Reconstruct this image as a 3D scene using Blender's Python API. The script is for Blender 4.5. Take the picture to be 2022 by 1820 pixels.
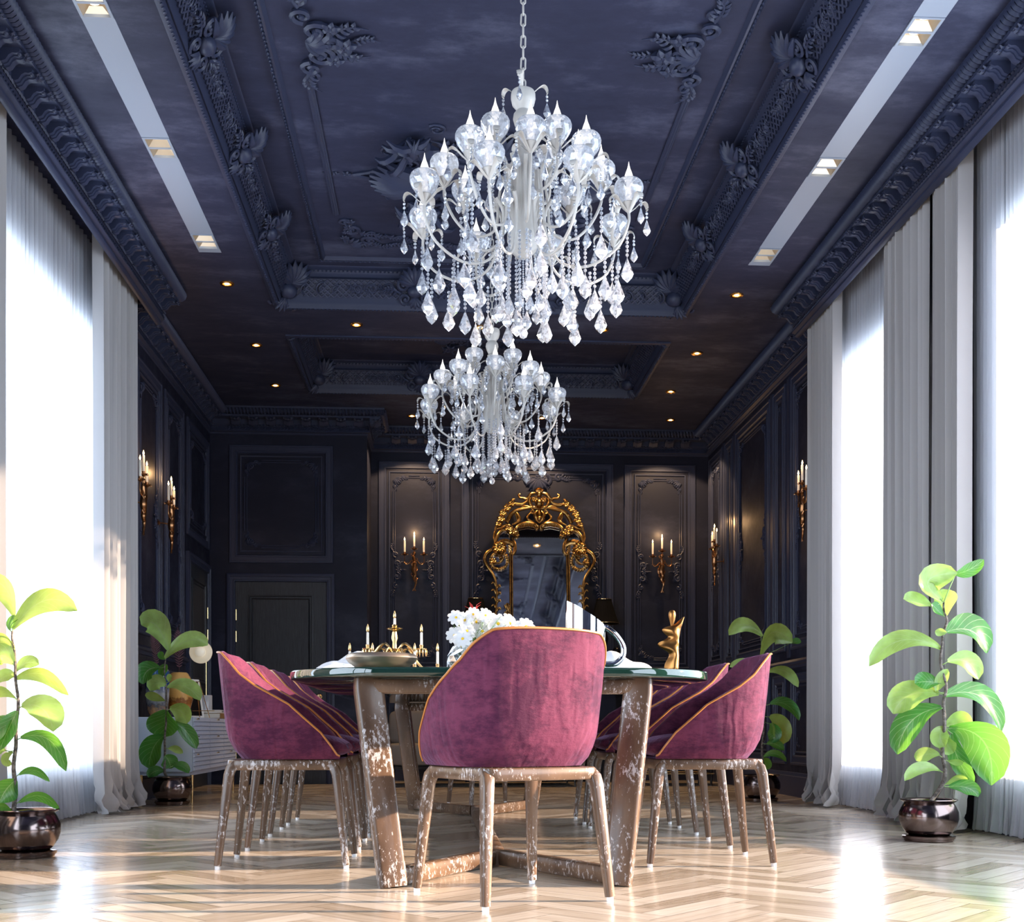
import bpy, math, random
from math import sin, cos, pi, radians, sqrt, atan2
from mathutils import Vector, Matrix
SC = bpy.context.scene
COL = SC.collection
for o in list(bpy.data.objects): bpy.data.objects.remove(o)

# ------------------------------------------------------------------ camera, daylight, exposure
CAMH = 0.55
TH = math.atan(143 / 2360)
cd = bpy.data.cameras.new('camera'); cam = bpy.data.objects.new('camera', cd); COL.objects.link(cam)
cam.location = (0, 0, CAMH); cam.rotation_euler = (pi / 2, 0, -TH)
cd.sensor_width = 36; cd.sensor_fit = 'HORIZONTAL'; cd.lens = 36 * 2360 / 2022
cd.shift_y = (1441 - 910) / 2022; cd.clip_end = 200; cd.clip_start = 0.05
SC.camera = cam
w = bpy.data.worlds.new('daylight'); SC.world = w; w.use_nodes = True
bg = w.node_tree.nodes['Background']
bg.inputs[0].default_value = (0.74, 0.86, 1.0, 1); bg.inputs[1].default_value = 7.0
sd = bpy.data.lights.new('sun', 'SUN'); so = bpy.data.objects.new('sun', sd); COL.objects.link(so)
sd.energy = 22; sd.color = (1.0, 0.74, 0.52); sd.angle = radians(1.0)
so.location = (12, 2, 6)
so.rotation_euler = Vector((-1.0, 0.02, -0.262)).to_track_quat('-Z', 'Y').to_euler()
SC.view_settings.view_transform = 'Standard'; SC.view_settings.look = 'None'
SC.view_settings.exposure = 0.0; SC.view_settings.gamma = 1.0; SC.view_settings.use_curve_mapping = False

# room (metres): x across, y away from the camera, z up
XL, XR, YB, YF, H = -2.33, 2.95, 13.0, -2.5, 3.80
XBUMP, YBUMP = -0.74, 12.3
WT = 0.13
ZS, ZH = 0.27, 3.24
WIN_L = [(4.5, 8.35), (-1.9, 3.7)]
WIN_R = [(7.32, 8.65), (3.1, 6.1), (-1.9, 2.3)]
WIN_F = []
CXR = 0.335

def portal(loc, sx, sy, rot):
    l = bpy.data.lights.new('window_daylight', 'AREA'); l.shape = 'RECTANGLE'; l.size = sx; l.size_y = sy
    l.cycles.is_portal = True
    o = bpy.data.objects.new('window_daylight', l); COL.objects.link(o); o.location = loc; o.rotation_euler = rot
for a, b in WIN_L: portal((XL - WT - .02, (a + b) / 2, (ZS + ZH) / 2), ZH - ZS, b - a, (0, -pi / 2, 0))
for a, b in WIN_R: portal((XR + WT + .02, (a + b) / 2, (ZS + ZH) / 2), ZH - ZS, b - a, (0, pi / 2, 0))
for a, b in WIN_F: portal(((a + b) / 2, YF - WT - .02, (ZS + ZH) / 2), b - a, ZH - ZS, (pi / 2, 0, 0))

# ------------------------------------------------------------------ materials
MATS = {}
def mat(name, col, rough=0.5, metal=0.0, **k):
    if name in MATS: return MATS[name]
    m = bpy.data.materials.new(name); m.use_nodes = True
    b = m.node_tree.nodes['Principled BSDF']
    b.inputs['Base Color'].default_value = (*col, 1); b.inputs['Roughness'].default_value = rough
    b.inputs['Metallic'].default_value = metal
    for n, v in k.items():
        n = n.replace('_', ' ')
        if n in b.inputs:
            if isinstance(v, tuple): v = (*v, 1)
            b.inputs[n].default_value = v
    MATS[name] = m
    return m
def nd(m, t, **k):
    n = m.node_tree.nodes.new(t)
    for a, v in k.items(): setattr(n, a, v)
    return n
def lk(m, a, b): m.node_tree.links.new(a, b)
def bsdf(m): return m.node_tree.nodes['Principled BSDF']
def ramp(m, fac, stops):
    r = nd(m, 'ShaderNodeValToRGB'); e = r.color_ramp.elements
    while len(e) < len(stops): e.new(0.5)
    for i, (p, c) in enumerate(stops):
        e[i].position = p; e[i].color = (*c, 1) if len(c) == 3 else c
    lk(m, fac, r.inputs[0]); return r
def noise(m, scale, detail=4, rough=0.6, vec=None, stretch=None, coord='Object'):
    tc = nd(m, 'ShaderNodeTexCoord'); n = nd(m, 'ShaderNodeTexNoise')
    n.inputs['Scale'].default_value = scale; n.inputs['Detail'].default_value = detail; n.inputs['Roughness'].default_value = rough
    if stretch:
        mp = nd(m, 'ShaderNodeMapping'); mp.inputs['Scale'].default_value = stretch
        lk(m, tc.outputs[coord], mp.inputs[0]); lk(m, mp.outputs[0], n.inputs['Vector'])
    else: lk(m, tc.outputs[coord], n.inputs['Vector'])
    return n
def bump(m, h, strength=0.2, dist=0.01):
    b = nd(m, 'ShaderNodeBump'); b.inputs['Strength'].default_value = strength; b.inputs['Distance'].default_value = dist
    lk(m, h, b.inputs['Height']); lk(m, b.outputs[0], bsdf(m).inputs['Normal']); return b

def paint(name, c0, c1, rough=0.5):
    m = mat(name, c0, rough, Specular_IOR_Level=.22)
    n = noise(m, 2.2, 9, 0.72, stretch=(0.5, 1.0, 1.0)); r = ramp(m, n.outputs['Fac'], [(0.36, tuple(c * .85 for c in c0)), (0.52, c0), (0.74, tuple(c * 1.3 for c in c1))])
    lk(m, r.outputs[0], bsdf(m).inputs['Base Color'])
    r2 = ramp(m, n.outputs['Fac'], [(0.35, (rough + .15,) * 3), (0.7, (rough - .1,) * 3)]); lk(m, r2.outputs[0], bsdf(m).inputs['Roughness'])
    return m
NAVY = paint('navy_plaster', (0.030, 0.034, 0.068), (0.072, 0.080, 0.130), 0.5)
NAVYT = mat('navy_moulding_paint', (0.028, 0.035, 0.072), 0.42, Specular_IOR_Level=.35)
NAVYD = paint('navy_wall_paint', (0.013, 0.0155, 0.033), (0.026, 0.030, 0.054), 0.45)
STRIPM = mat('pale_strip_paint', (0.30, 0.34, 0.42), 0.4)
DOORM = mat('stained_black_oak', (0.018, 0.022, 0.032), 0.45)
n = noise(DOORM, 14, 6, 0.7, stretch=(9, 9, .5)); r = ramp(DOORM, n.outputs['Fac'], [(0.35, (0.010, 0.013, 0.02)), (0.7, (0.035, 0.042, 0.055))])
lk(DOORM, r.outputs[0], bsdf(DOORM).inputs['Base Color']); bump(DOORM, n.outputs['Fac'], .35, .004)

FLOORM = mat('oak_parquet', (0.5, 0.35, 0.22), 0.22)
at = nd(FLOORM, 'ShaderNodeAttribute'); at.attribute_name = 'tone'
uvn = nd(FLOORM, 'ShaderNodeUVMap'); mp = nd(FLOORM, 'ShaderNodeMapping'); mp.inputs['Scale'].default_value = (3.0, 28, 1)
lk(FLOORM, uvn.outputs[0], mp.inputs[0]); nn = nd(FLOORM, 'ShaderNodeTexNoise'); nn.inputs['Scale'].default_value = 1.6; nn.inputs['Detail'].default_value = 6
lk(FLOORM, mp.outputs[0], nn.inputs['Vector'])
ad = nd(FLOORM, 'ShaderNodeMath', operation='MULTIPLY_ADD'); ad.inputs[1].default_value = 0.55; lk(FLOORM, nn.outputs['Fac'], ad.inputs[0])
am = nd(FLOORM, 'ShaderNodeMath', operation='MULTIPLY'); am.inputs[1].default_value = 0.5; lk(FLOORM, at.outputs['Fac'], am.inputs[0]); lk(FLOORM, am.outputs[0], ad.inputs[2])
r = ramp(FLOORM, ad.outputs[0], [(0.18, (0.30, 0.225, 0.155)), (0.5, (0.52, 0.425, 0.33)), (0.8, (0.70, 0.61, 0.51))])
lk(FLOORM, r.outputs[0], bsdf(FLOORM).inputs['Base Color']); bsdf(FLOORM).inputs['Coat Weight'].default_value = 0.3; bsdf(FLOORM).inputs['Coat Roughness'].default_value = 0.12
bump(FLOORM, nn.outputs['Fac'], .12, .003)

def velvet(name, c0, c1):
    m = mat(name, c0, 0.75, Sheen_Weight=0.32, Sheen_Roughness=0.3, Sheen_Tint=(0.80, 0.55, 0.95), Specular_IOR_Level=.15)
    n = noise(m, 26, 8, 0.75, stretch=(1, 1, 2.2)); n2 = noise(m, 7, 3, .5)
    mx = nd(m, 'ShaderNodeMath', operation='MULTIPLY_ADD'); mx.inputs[1].default_value = .5; lk(m, n.outputs['Fac'], mx.inputs[0])
    h2 = nd(m, 'ShaderNodeMath', operation='MULTIPLY'); h2.inputs[1].default_value = .5; lk(m, n2.outputs['Fac'], h2.inputs[0]); lk(m, h2.outputs[0], mx.inputs[2])
    r = ramp(m, mx.outputs[0], [(0.42, c0), (0.57, c1)]); lk(m, r.outputs[0], bsdf(m).inputs['Base Color'])
    w = nd(m, 'ShaderNodeTexWave'); w.inputs['Scale'].default_value = 5; w.inputs['Distortion'].default_value = 14; w.inputs['Detail'].default_value = 3; w.inputs['Detail Scale'].default_value = 1.6
    tc = nd(m, 'ShaderNodeTexCoord'); mp = nd(m, 'ShaderNodeMapping'); mp.inputs['Scale'].default_value = (1, 1, .35); lk(m, tc.outputs['Object'], mp.inputs[0]); lk(m, mp.outputs[0], w.inputs['Vector'])
    a = nd(m, 'ShaderNodeMath', operation='MULTIPLY_ADD'); a.inputs[1].default_value = .35; lk(m, w.outputs['Fac'], a.inputs[0]); lk(m, mx.outputs[0], a.inputs[2])
    bump(m, a.outputs[0], .55, .012)
    return m
VELVET = velvet('plum_velvet', (0.058, 0.011, 0.036), (0.135, 0.029, 0.066))
PIPING = mat('amber_piping', (0.42, 0.16, 0.035), 0.4)
WOOD = mat('distressed_walnut', (0.16, 0.085, 0.045), 0.35, Coat_Weight=0.35, Coat_Roughness=0.15)
n = noise(WOOD, 10, 5, .6, stretch=(1, 1, .25)); r = ramp(WOOD, n.outputs['Fac'], [(0.35, (0.065, 0.034, 0.018)), (0.65, (0.15, 0.088, 0.052))])
n3 = noise(WOOD, 75, 7, .72, stretch=(1.2, 1.2, .55)); n4 = noise(WOOD, 5, 3, .5)
mm = nd(WOOD, 'ShaderNodeMath', operation='MULTIPLY_ADD'); mm.inputs[1].default_value = .45; lk(WOOD, n4.outputs['Fac'], mm.inputs[0]); lk(WOOD, n3.outputs['Fac'], mm.inputs[2])
r3 = ramp(WOOD, mm.outputs[0], [(0.80, (0, 0, 0)), (0.85, (1, 1, 1))])
mix = nd(WOOD, 'ShaderNodeMix', data_type='RGBA'); lk(WOOD, r3.outputs[0], mix.inputs['Factor']); lk(WOOD, r.outputs[0], mix.inputs['A']); mix.inputs['B'].default_value = (.50, .47, .47, 1)
lk(WOOD, mix.outputs['Result'], bsdf(WOOD).inputs['Base Color']); bump(WOOD, n3.outputs['Fac'], .15, .003)
WHITEP = mat('white_plastic', (0.85, 0.85, 0.87), 0.3)
GREENG = mat('bottle_green_glass', (0.008, 0.030, 0.022), 0.03, Specular_IOR_Level=0.9, Coat_Weight=0.6, Coat_Roughness=0.02)
GOLD = mat('antique_gold', (0.62, 0.33, 0.075), 0.27, 1.0)
n = noise(GOLD, 30, 3); r = ramp(GOLD, n.outputs['Fac'], [(0.35, (0.28, 0.14, 0.035)), (0.65, (0.66, 0.40, 0.14))]); lk(GOLD, r.outputs[0], bsdf(GOLD).inputs['Base Color'])
BRASS = mat('polished_brass', (0.80, 0.55, 0.26), 0.22, 1.0)
BOWLM = mat('champagne_metal', (0.76, 0.60, 0.45), 0.36, 1.0)
BRONZE = mat('gilded_bronze', (0.36, 0.165, 0.05), 0.32, 1.0)
DBRONZE = mat('old_bronze', (0.36, 0.17, 0.075), 0.28, 1.0)
CHROME = mat('polished_steel', (0.86, 0.87, 0.90), 0.05, 1.0)
POTM = mat('dark_bronze_glaze', (0.20, 0.155, 0.145), 0.16, 1.0)
WHITEM = mat('white_enamel', (0.86, 0.85, 0.83), 0.32)
CREAM = mat('cream_enamel', (0.52, 0.505, 0.48), 0.35)
CURT = mat('linen_curtain', (0.44, 0.435, 0.445), 0.85, Sheen_Weight=0.2)
n = noise(CURT, 220, 2); bump(CURT, n.outputs['Fac'], .1, .002)
SOIL = mat('dark_soil', (0.02, 0.015, 0.01), 0.9)
BLACK = mat('black_lacquer', (0.008, 0.008, 0.009), 0.18)
DARKM = mat('dark_frame_metal', (0.04, 0.045, 0.055), 0.35, 0.6)
CANDLE = mat('ivory_wax', (0.85, 0.80, 0.70), 0.4, Subsurface_Weight=0.0)
CERAM = mat('white_porcelain', (0.82, 0.83, 0.86), 0.12)
CAB = mat('pale_blue_lacquer', (0.56, 0.61, 0.76), 0.3)
TAUPE = mat('taupe_linen', (0.17, 0.145, 0.125), 0.85)
BARK = mat('grey_bark', (0.10, 0.08, 0.06), 0.8)
n = noise(BARK, 60, 5); r = ramp(BARK, n.outputs['Fac'], [(0.4, (0.05, 0.04, 0.035)), (0.7, (0.26, 0.23, 0.2))]); lk(BARK, r.outputs[0], bsdf(BARK).inputs['Base Color'])

def emis(name, col, s):
    m = bpy.data.materials.new(name); m.use_nodes = True; nt = m.node_tree; nt.nodes.clear()
    e = nt.nodes.new('ShaderNodeEmission'); e.inputs[0].default_value = (*col, 1); e.inputs[1].default_value = s
    o = nt.nodes.new('ShaderNodeOutputMaterial'); nt.links.new(e.outputs[0], o.inputs[0]); return m
BULB = emis('lit_bulb_glass', (1.0, 0.97, 0.97), 1.6)
FLAME = emis('candle_flame', (1.0, 0.62, 0.30), 14)
SPOTE = emis('warm_lamp', (1.0, 0.66, 0.30), 16)
SPOTW = emis('warm_white_lamp', (1.0, 0.86, 0.60), 6)

def mixed(name, parts):
    """parts: list of (node type, dict, weight) mixed in order"""
    m = bpy.data.materials.new(name); m.use_nodes = True; nt = m.node_tree; nt.nodes.clear()
    out = nt.nodes.new('ShaderNodeOutputMaterial'); cur = None
    for t, k, wgt in parts:
        n = nt.nodes.new(t)
        for a, v in k.items(): n.inputs[a].default_value = (*v, 1) if isinstance(v, tuple) else v
        if cur is None: cur = n.outputs[0]
        else:
            mx = nt.nodes.new('ShaderNodeMixShader'); mx.inputs[0].default_value = wgt
            nt.links.new(cur, mx.inputs[1]); nt.links.new(n.outputs[0], mx.inputs[2]); cur = mx.outputs[0]
    nt.links.new(cur, out.inputs[0]); return m
SHEER = mixed('sheer_voile', [('ShaderNodeBsdfDiffuse', {'Color': (.70, .72, .78)}, 0), ('ShaderNodeBsdfTranslucent', {'Color': (.88, .90, .95)}, .55), ('ShaderNodeBsdfTransparent', {'Color': (1, 1, 1)}, .50)])
PANE = mixed('window_glass', [('ShaderNodeBsdfTransparent', {'Color': (.97, .98, 1)}, 0), ('ShaderNodeBsdfGlossy', {'Color': (1, 1, 1), 'Roughness': .02}, .05)])
CLEAR = mixed('clear_glass', [('ShaderNodeBsdfTransparent', {'Color': (.93, .95, .97)}, 0), ('ShaderNodeBsdfGlossy', {'Color': (1, 1, 1), 'Roughness': .03}, .28)])
def crystal(name, frost):
    m = bpy.data.materials.new(name); m.use_nodes = True; nt = m.node_tree; nt.nodes.clear(); N = nt.nodes.new; K = nt.links.new
    out = N('ShaderNodeOutputMaterial'); tc = N('ShaderNodeTexCoord'); vo = N('ShaderNodeTexVoronoi'); vo.inputs['Scale'].default_value = 95
    K(tc.outputs['Object'], vo.inputs['Vector']); bw = N('ShaderNodeSeparateColor'); K(vo.outputs['Color'], bw.inputs[0])
    gl = N('ShaderNodeBsdfGlass'); gl.inputs['IOR'].default_value = 1.5; gl.inputs['Roughness'].default_value = .03
    gs = N('ShaderNodeBsdfGlossy'); gs.inputs['Roughness'].default_value = .08; gs.inputs['Color'].default_value = (.9, .94, 1, 1)
    di = N('ShaderNodeBsdfDiffuse'); di.inputs['Color'].default_value = (.62, .66, .74, 1); tr = N('ShaderNodeBsdfTranslucent'); tr.inputs['Color'].default_value = (.75, .80, .88, 1)
    m1 = N('ShaderNodeMixShader'); m1.inputs[0].default_value = .5; K(di.outputs[0], m1.inputs[1]); K(tr.outputs[0], m1.inputs[2])
    m2 = N('ShaderNodeMixShader'); m2.inputs[0].default_value = .28; K(gl.outputs[0], m2.inputs[1]); K(gs.outputs[0], m2.inputs[2])
    r = N('ShaderNodeMapRange'); r.inputs['To Min'].default_value = frost - .25; r.inputs['To Max'].default_value = frost + .35; K(bw.outputs[0], r.inputs['Value'])
    m3 = N('ShaderNodeMixShader'); K(r.outputs[0], m3.inputs[0]); K(m2.outputs[0], m3.inputs[1]); K(m1.outputs[0], m3.inputs[2])
    nm = N('ShaderNodeBump'); nm.inputs['Strength'].default_value = .8; nm.inputs['Distance'].default_value = .004; K(bw.outputs[1], nm.inputs['Height'])
    for x in (gl, gs, di): K(nm.outputs[0], x.inputs['Normal'])
    K(m3.outputs[0], out.inputs[0]); return m
CRYS = crystal('cut_crystal', .33); CRYC = crystal('faceted_cup_crystal', .55)
MIRG = mat('mirror_silvering', (0.62, 0.64, 0.70), 0.03, 1.0)

def leafmat(name, top, lit):
    m = mat(name, top, 0.28, Coat_Weight=0.25, Coat_Roughness=0.2)
    nt = m.node_tree; b = bsdf(m)
    uv = nd(m, 'ShaderNodeUVMap'); sp = nd(m, 'ShaderNodeSeparateXYZ'); lk(m, uv.outputs[0], sp.inputs[0])
    # veins: midrib and slanted side veins
    ab = nd(m, 'ShaderNodeMath', operation='ABSOLUTE'); lk(m, sp.outputs['Y'], ab.inputs[0])
    k = nd(m, 'ShaderNodeMath', operation='MULTIPLY_ADD'); k.inputs[1].default_value = -0.35; lk(m, ab.outputs[0], k.inputs[0]); lk(m, sp.outputs['X'], k.inputs[2])
    fr = nd(m, 'ShaderNodeMath', operation='MULTIPLY'); fr.inputs[1].default_value = 7; lk(m, k.outputs[0], fr.inputs[0])
    f2 = nd(m, 'ShaderNodeMath', operation='FRACT'); lk(m, fr.outputs[0], f2.inputs[0])
    v1 = nd(m, 'ShaderNodeMath', operation='LESS_THAN'); v1.inputs[1].default_value = .07; lk(m, f2.outputs[0], v1.inputs[0])
    v2 = nd(m, 'ShaderNodeMath', operation='LESS_THAN'); v2.inputs[1].default_value = .035; lk(m, ab.outputs[0], v2.inputs[0])
    vm = nd(m, 'ShaderNodeMath', operation='MAXIMUM'); lk(m, v1.outputs[0], vm.inputs[0]); lk(m, v2.outputs[0], vm.inputs[1])
    n = noise(m, 9, 3); r = ramp(m, n.outputs['Fac'], [(0.38, top), (0.66, tuple(min(1, c * 1.9 + .01) for c in top))])
    mx = nd(m, 'ShaderNodeMix', data_type='RGBA'); lk(m, vm.outputs[0], mx.inputs['Factor']); lk(m, r.outputs[0], mx.inputs['A']); mx.inputs['B'].default_value = (.42, .58, .28, 1)
    lk(m, mx.outputs['Result'], b.inputs['Base Color'])
    tr = nd(m, 'ShaderNodeBsdfTranslucent'); tr.inputs[0].default_value = (*lit, 1)
    ms = nd(m, 'ShaderNodeMixShader'); ms.inputs[0].default_value = .48
    out = [x for x in nt.nodes if x.type == 'OUTPUT_MATERIAL'][0]
    lk(m, b.outputs[0], ms.inputs[1]); lk(m, tr.outputs[0], ms.inputs[2]); lk(m, ms.outputs[0], out.inputs[0])
    return m
LEAFD = leafmat('deep_green_leaf', (0.018, 0.16, 0.028), (0.24, 0.58, 0.07))
LEAFL = leafmat('lime_green_leaf', (0.24, 0.40, 0.11), (0.60, 0.80, 0.15))

# ------------------------------------------------------------------ mesh builder
class MB:
    def __init__(s): s.v = []; s.f = []; s.M = None; s.mi = []; s.cur = 0
    def pt(s, p):
        p = Vector(p)
        if s.M is not None: p = s.M @ p
        s.v.append(p); return len(s.v) - 1
    def face(s, ids): s.f.append(tuple(ids)); s.mi.append(s.cur)
    def box(s, x0, x1, y0, y1, z0, z1):
        i = [s.pt((x, y, z)) for z in (z0, z1) for y in (y0, y1) for x in (x0, x1)]
        for q in ((0, 2, 3, 1), (4, 5, 7, 6), (0, 1, 5, 4), (2, 6, 7, 3), (0, 4, 6, 2), (1, 3, 7, 5)): s.face([i[k] for k in q])
    def lathe(s, prof, n=24, c=(0, 0, 0), cap=True, sq=1.0):
        rings = []
        for r, z in prof: rings.append([s.pt((c[0] + r * cos(2 * pi * k / n), c[1] + r * sin(2 * pi * k / n) * sq, c[2] + z)) for k in range(n)])
        for a, b in zip(rings, rings[1:]):
            for k in range(n): s.face((a[k], a[(k + 1) % n], b[(k + 1) % n], b[k]))
        if cap:
            if prof[0][0] > 1e-4: s.face(rings[0][::-1])
            if prof[-1][0] > 1e-4: s.face(rings[-1])
    def tube(s, pts, rad, n=6, closed=False, flat=1.0, up=None, sq=False, cap=True, rot=0.0):
        P = [Vector(p) for p in pts]; m = len(P)
        if not hasattr(rad, '__len__'): rad = [rad] * m
        rings = []; ref = None
        for i in range(m):
            if closed: t = P[(i + 1) % m] - P[i - 1]
            else: t = P[min(i + 1, m - 1)] - P[max(i - 1, 0)]
            if t.length < 1e-9: t = Vector((0, 0, 1))
            t.normalize()
            if up is not None: ref = Vector(up)
            elif ref is None: ref = Vector((0, 0, 1)) if abs(t.z) < .9 else Vector((1, 0, 0))
            a = ref - t * ref.dot(t)
            if a.length < 1e-6: a = t.orthogonal()
            a.normalize(); b = t.cross(a)
            if up is None: ref = a
            ring = []
            for k in range(n):
                g = 2 * pi * (k + .5 * (sq is True)) / n + rot; ca, sa = cos(g), sin(g)
                if sq == 'r':
                    e = .35; ca = math.copysign(abs(ca) ** e, ca); sa = math.copysign(abs(sa) ** e, sa)
                r = rad[i]
                if isinstance(r, tuple): ring.append(s.pt(P[i] + a * (ca * r[0]) + b * (sa * r[1])))
                else: ring.append(s.pt(P[i] + a * (ca * r * flat) + b * (sa * r)))
            rings.append(ring)
        R = rings + ([rings[0]] if closed else [])
        for x, y in zip(R, R[1:]):
            for k in range(n): s.face((x[k], x[(k + 1) % n], y[(k + 1) % n], y[k]))
        if cap and not closed: s.face(rings[0][::-1]); s.face(rings[-1])
    def grid(s, fn, nu, nv, wrapu=False):
        g = [[s.pt(fn(i / nu, j / nv)) for i in range(nu + (0 if wrapu else 1))] for j in range(nv + 1)]
        L = len(g[0])
        for j in range(nv):
            for i in range(nu): s.face((g[j][i], g[j][(i + 1) % L], g[j + 1][(i + 1) % L], g[j + 1][i]))
    def blob(s, c, r, n=8, m=5):
        """ellipsoid"""
        r = r if hasattr(r, '__len__') else (r, r, r)
        top = s.pt((c[0], c[1], c[2] + r[2])); bot = s.pt((c[0], c[1], c[2] - r[2])); R = []
        for j in range(1, m):
            a = pi * j / m; R.append([s.pt((c[0] + r[0] * sin(a) * cos(2 * pi * k / n), c[1] + r[1] * sin(a) * sin(2 * pi * k / n), c[2] + r[2] * cos(a))) for k in range(n)])
        for k in range(n):
            s.face((top, R[0][k], R[0][(k + 1) % n])); s.face((bot, R[-1][(k + 1) % n], R[-1][k]))
        for x, y in zip(R, R[1:]):
            for k in range(n): s.face((x[k], y[k], y[(k + 1) % n], x[(k + 1) % n]))
    def prism(s, poly, z0, z1):
        a = [s.pt((x, y, z0)) for x, y in poly]; b = [s.pt((x, y, z1)) for x, y in poly]; n = len(poly)
        s.face(a[::-1]); s.face(b)
        for k in range(n): s.face((a[k], a[(k + 1) % n], b[(k + 1) % n], b[k]))
    def sweep(s, path, prof, closed=False, left=False):
        """path: 2D points (x,y); prof: (offset to the inside, z). corners mitred"""
        m = len(path); P = [Vector(p) for p in path]; rings = []
        for i in range(m):
            ds = []
            if closed or i > 0: ds.append((P[i] - P[i - 1]).normalized())
            if closed or i < m - 1: ds.append((P[(i + 1) % m] - P[i]).normalized())
            ns = [Vector((-d.y, d.x)) * (1 if left else -1) for d in ds]
            nn = sum(ns, Vector((0, 0))); nn.normalize(); nn /= max(.3, nn.dot(ns[0]))
            rings.append([s.pt((P[i].x + nn.x * o, P[i].y + nn.y * o, z)) for o, z in prof])
        R = rings + ([rings[0]] if closed else [])
        for x, y in zip(R, R[1:]):
            for k in range(len(prof) - 1): s.face((x[k], x[k + 1], y[k + 1], y[k]))
    def build(s, name, material, parent=None, smooth=True, angle=40):
        me = bpy.data.meshes.new(name); me.from_pydata([tuple(v) for v in s.v], [], s.f)
        ms = material if isinstance(material, (list, tuple)) else [material]
        for m in ms: me.materials.append(m)
        if len(ms) > 1: me.polygons.foreach_set('material_index', s.mi)
        me.validate(); me.update()
        if smooth:
            me.polygons.foreach_set('use_smooth', [True] * len(me.polygons))
            try: me.set_sharp_from_angle(angle=radians(angle))
            except Exception: pass
        o = bpy.data.objects.new(name, me); COL.objects.link(o)
        if parent is not None: o.parent = parent
        return o
def struct(o): o['kind'] = 'structure'; return o
def tag(o, label, cat, group=None, kind=None):
    o['label'] = label; o['category'] = cat
    if group: o['group'] = group
    if kind: o['kind'] = kind
    return o
def thing(name, label, cat, loc=(0, 0, 0), rz=0, group=None, scale=1):
    o = bpy.data.objects.new(name, None); COL.objects.link(o); o.location = loc; o.rotation_euler = (0, 0, rz)
    o.empty_display_size = .05; o.scale = (scale,) * 3
    return tag(o, label, cat, group)
def dup(o, parent=None):
    c = o.copy(); COL.objects.link(c)
    c.parent = parent
    for ch in list(o.children): dup(ch, c)
    return c
def place(src, first, loc, rz, label, group=None):
    r = src if first else dup(src)
    r.location = loc; r.rotation_euler = (0, 0, rz); r['label'] = label
    if group: r['group'] = group
    return r
def bez(a, b, c, n=8):
    a, b, c = Vector(a), Vector(b), Vector(c)
    return [a * (1 - t) ** 2 + b * 2 * t * (1 - t) + c * t * t for t in [i / n for i in range(n + 1)]]
def smooth(pts, n=4):
    """Catmull-Rom through points"""
    P = [Vector(p) for p in pts]; out = []
    for i in range(len(P) - 1):
        p0 = P[max(i - 1, 0)]; p1 = P[i]; p2 = P[i + 1]; p3 = P[min(i + 2, len(P) - 1)]
        for k in range(n):
            t = k / n
            out.append(.5 * ((2 * p1) + (p2 - p0) * t + (2 * p0 - 5 * p1 + 4 * p2 - p3) * t * t + (3 * p1 - p0 - 3 * p2 + p3) * t ** 3))
    out.append(P[-1]); return out
def taper(n, r0, r1, mid=None):
    out = []
    for i in range(n):
        t = i / (n - 1)
        out.append(r0 + (r1 - r0) * t if mid is None else (r0 * (1 - t) ** 2 + mid * 2 * 2 * t * (1 - t) * .5 + r1 * t * t))
    return out

# ------------------------------------------------------------------ carved ornament (local u right, v up, w out of the surface)
def scroll(mb, cx, cy, r, a0, turns, w, direction=1, h=0.0, n=5):
    N = int(10 * turns) + 4; pts = []; rad = []
    for i in range(N):
        t = i / (N - 1); a = a0 + direction * 2 * pi * turns * t; rr = r * (1 - .82 * t)
        pts.append((cx + rr * cos(a), cy + rr * sin(a), h + w * .5)); rad.append(w * (1 - .35 * t))
    mb.tube(pts, rad, n)
    mb.blob((cx, cy, h + w * .6), w * 1.2, 6, 4)
def petal(mb, x, y, ang, L, W, h=0.0, lift=.3):
    ca, sa = cos(ang), sin(ang); pts = []; rad = []
    for i in range(6):
        t = i / 5; pts.append((x + ca * L * t, y + sa * L * t, h + L * lift * sin(pi * t * .8)))
        rad.append((W * .28 * (.5 + sin(pi * t)), max(.0006, W * .5 * sin(pi * min(1, .12 + .88 * t)) ** .8)))
    mb.tube(pts, rad, 5, up=(0, 0, 1))
def rosette(mb, x, y, r, n=6, h=0.0, a0=0):
    for k in range(n): petal(mb, x, y, a0 + 2 * pi * k / n, r, r * .75, h)
    mb.blob((x, y, h + r * .25), r * .28, 6, 4)
def shell(mb, x, y, ang, r, n=7, spread=2.4, h=0.0):
    for k in range(n):
        a = ang + spread * (k / (n - 1) - .5); petal(mb, x, y, a, r * (.85 + .15 * cos(a - ang)), r * min(.34, 1.5 * spread / n), h, .14)
def acanthus(mb, x, y, ang, L, h=0.0, side=1):
    pts = [Vector((x + cos(ang) * L * t - sin(ang) * side * L * .22 * sin(pi * t), y + sin(ang) * L * t + cos(ang) * side * L * .22 * sin(pi * t), h + L * .06)) for t in [i / 6 for i in range(7)]]
    mb.tube(pts, [L * .06 * (1 - .8 * i / 6) for i in range(7)], 5)
    for i in (1, 2, 3, 4):
        for q in (1, -1): petal(mb, pts[i].x, pts[i].y, ang + q * .8, L * (.36 - .04 * i), L * .13, h)
def corner_orn(mb, s=1.0):
    """corner piece: corner at the origin, growing to +u,+v"""
    scroll(mb, .055 * s, .050 * s, .045 * s, pi, 1.3, .0125 * s, -1)
    scroll(mb, .115 * s, .022 * s, .024 * s, pi / 2, 1.1, .010 * s, 1)
    scroll(mb, .022 * s, .115 * s, .024 * s, 0, 1.1, .010 * s, -1)
    for a in (0, .4, .8, 1.2, 1.57): petal(mb, .03 * s, .03 * s, a, .075 * s, .024 * s)
    acanthus(mb, .10 * s, .012 * s, .05, .085 * s); acanthus(mb, .012 * s, .10 * s, pi / 2 - .05, .085 * s, side=-1)
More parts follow.
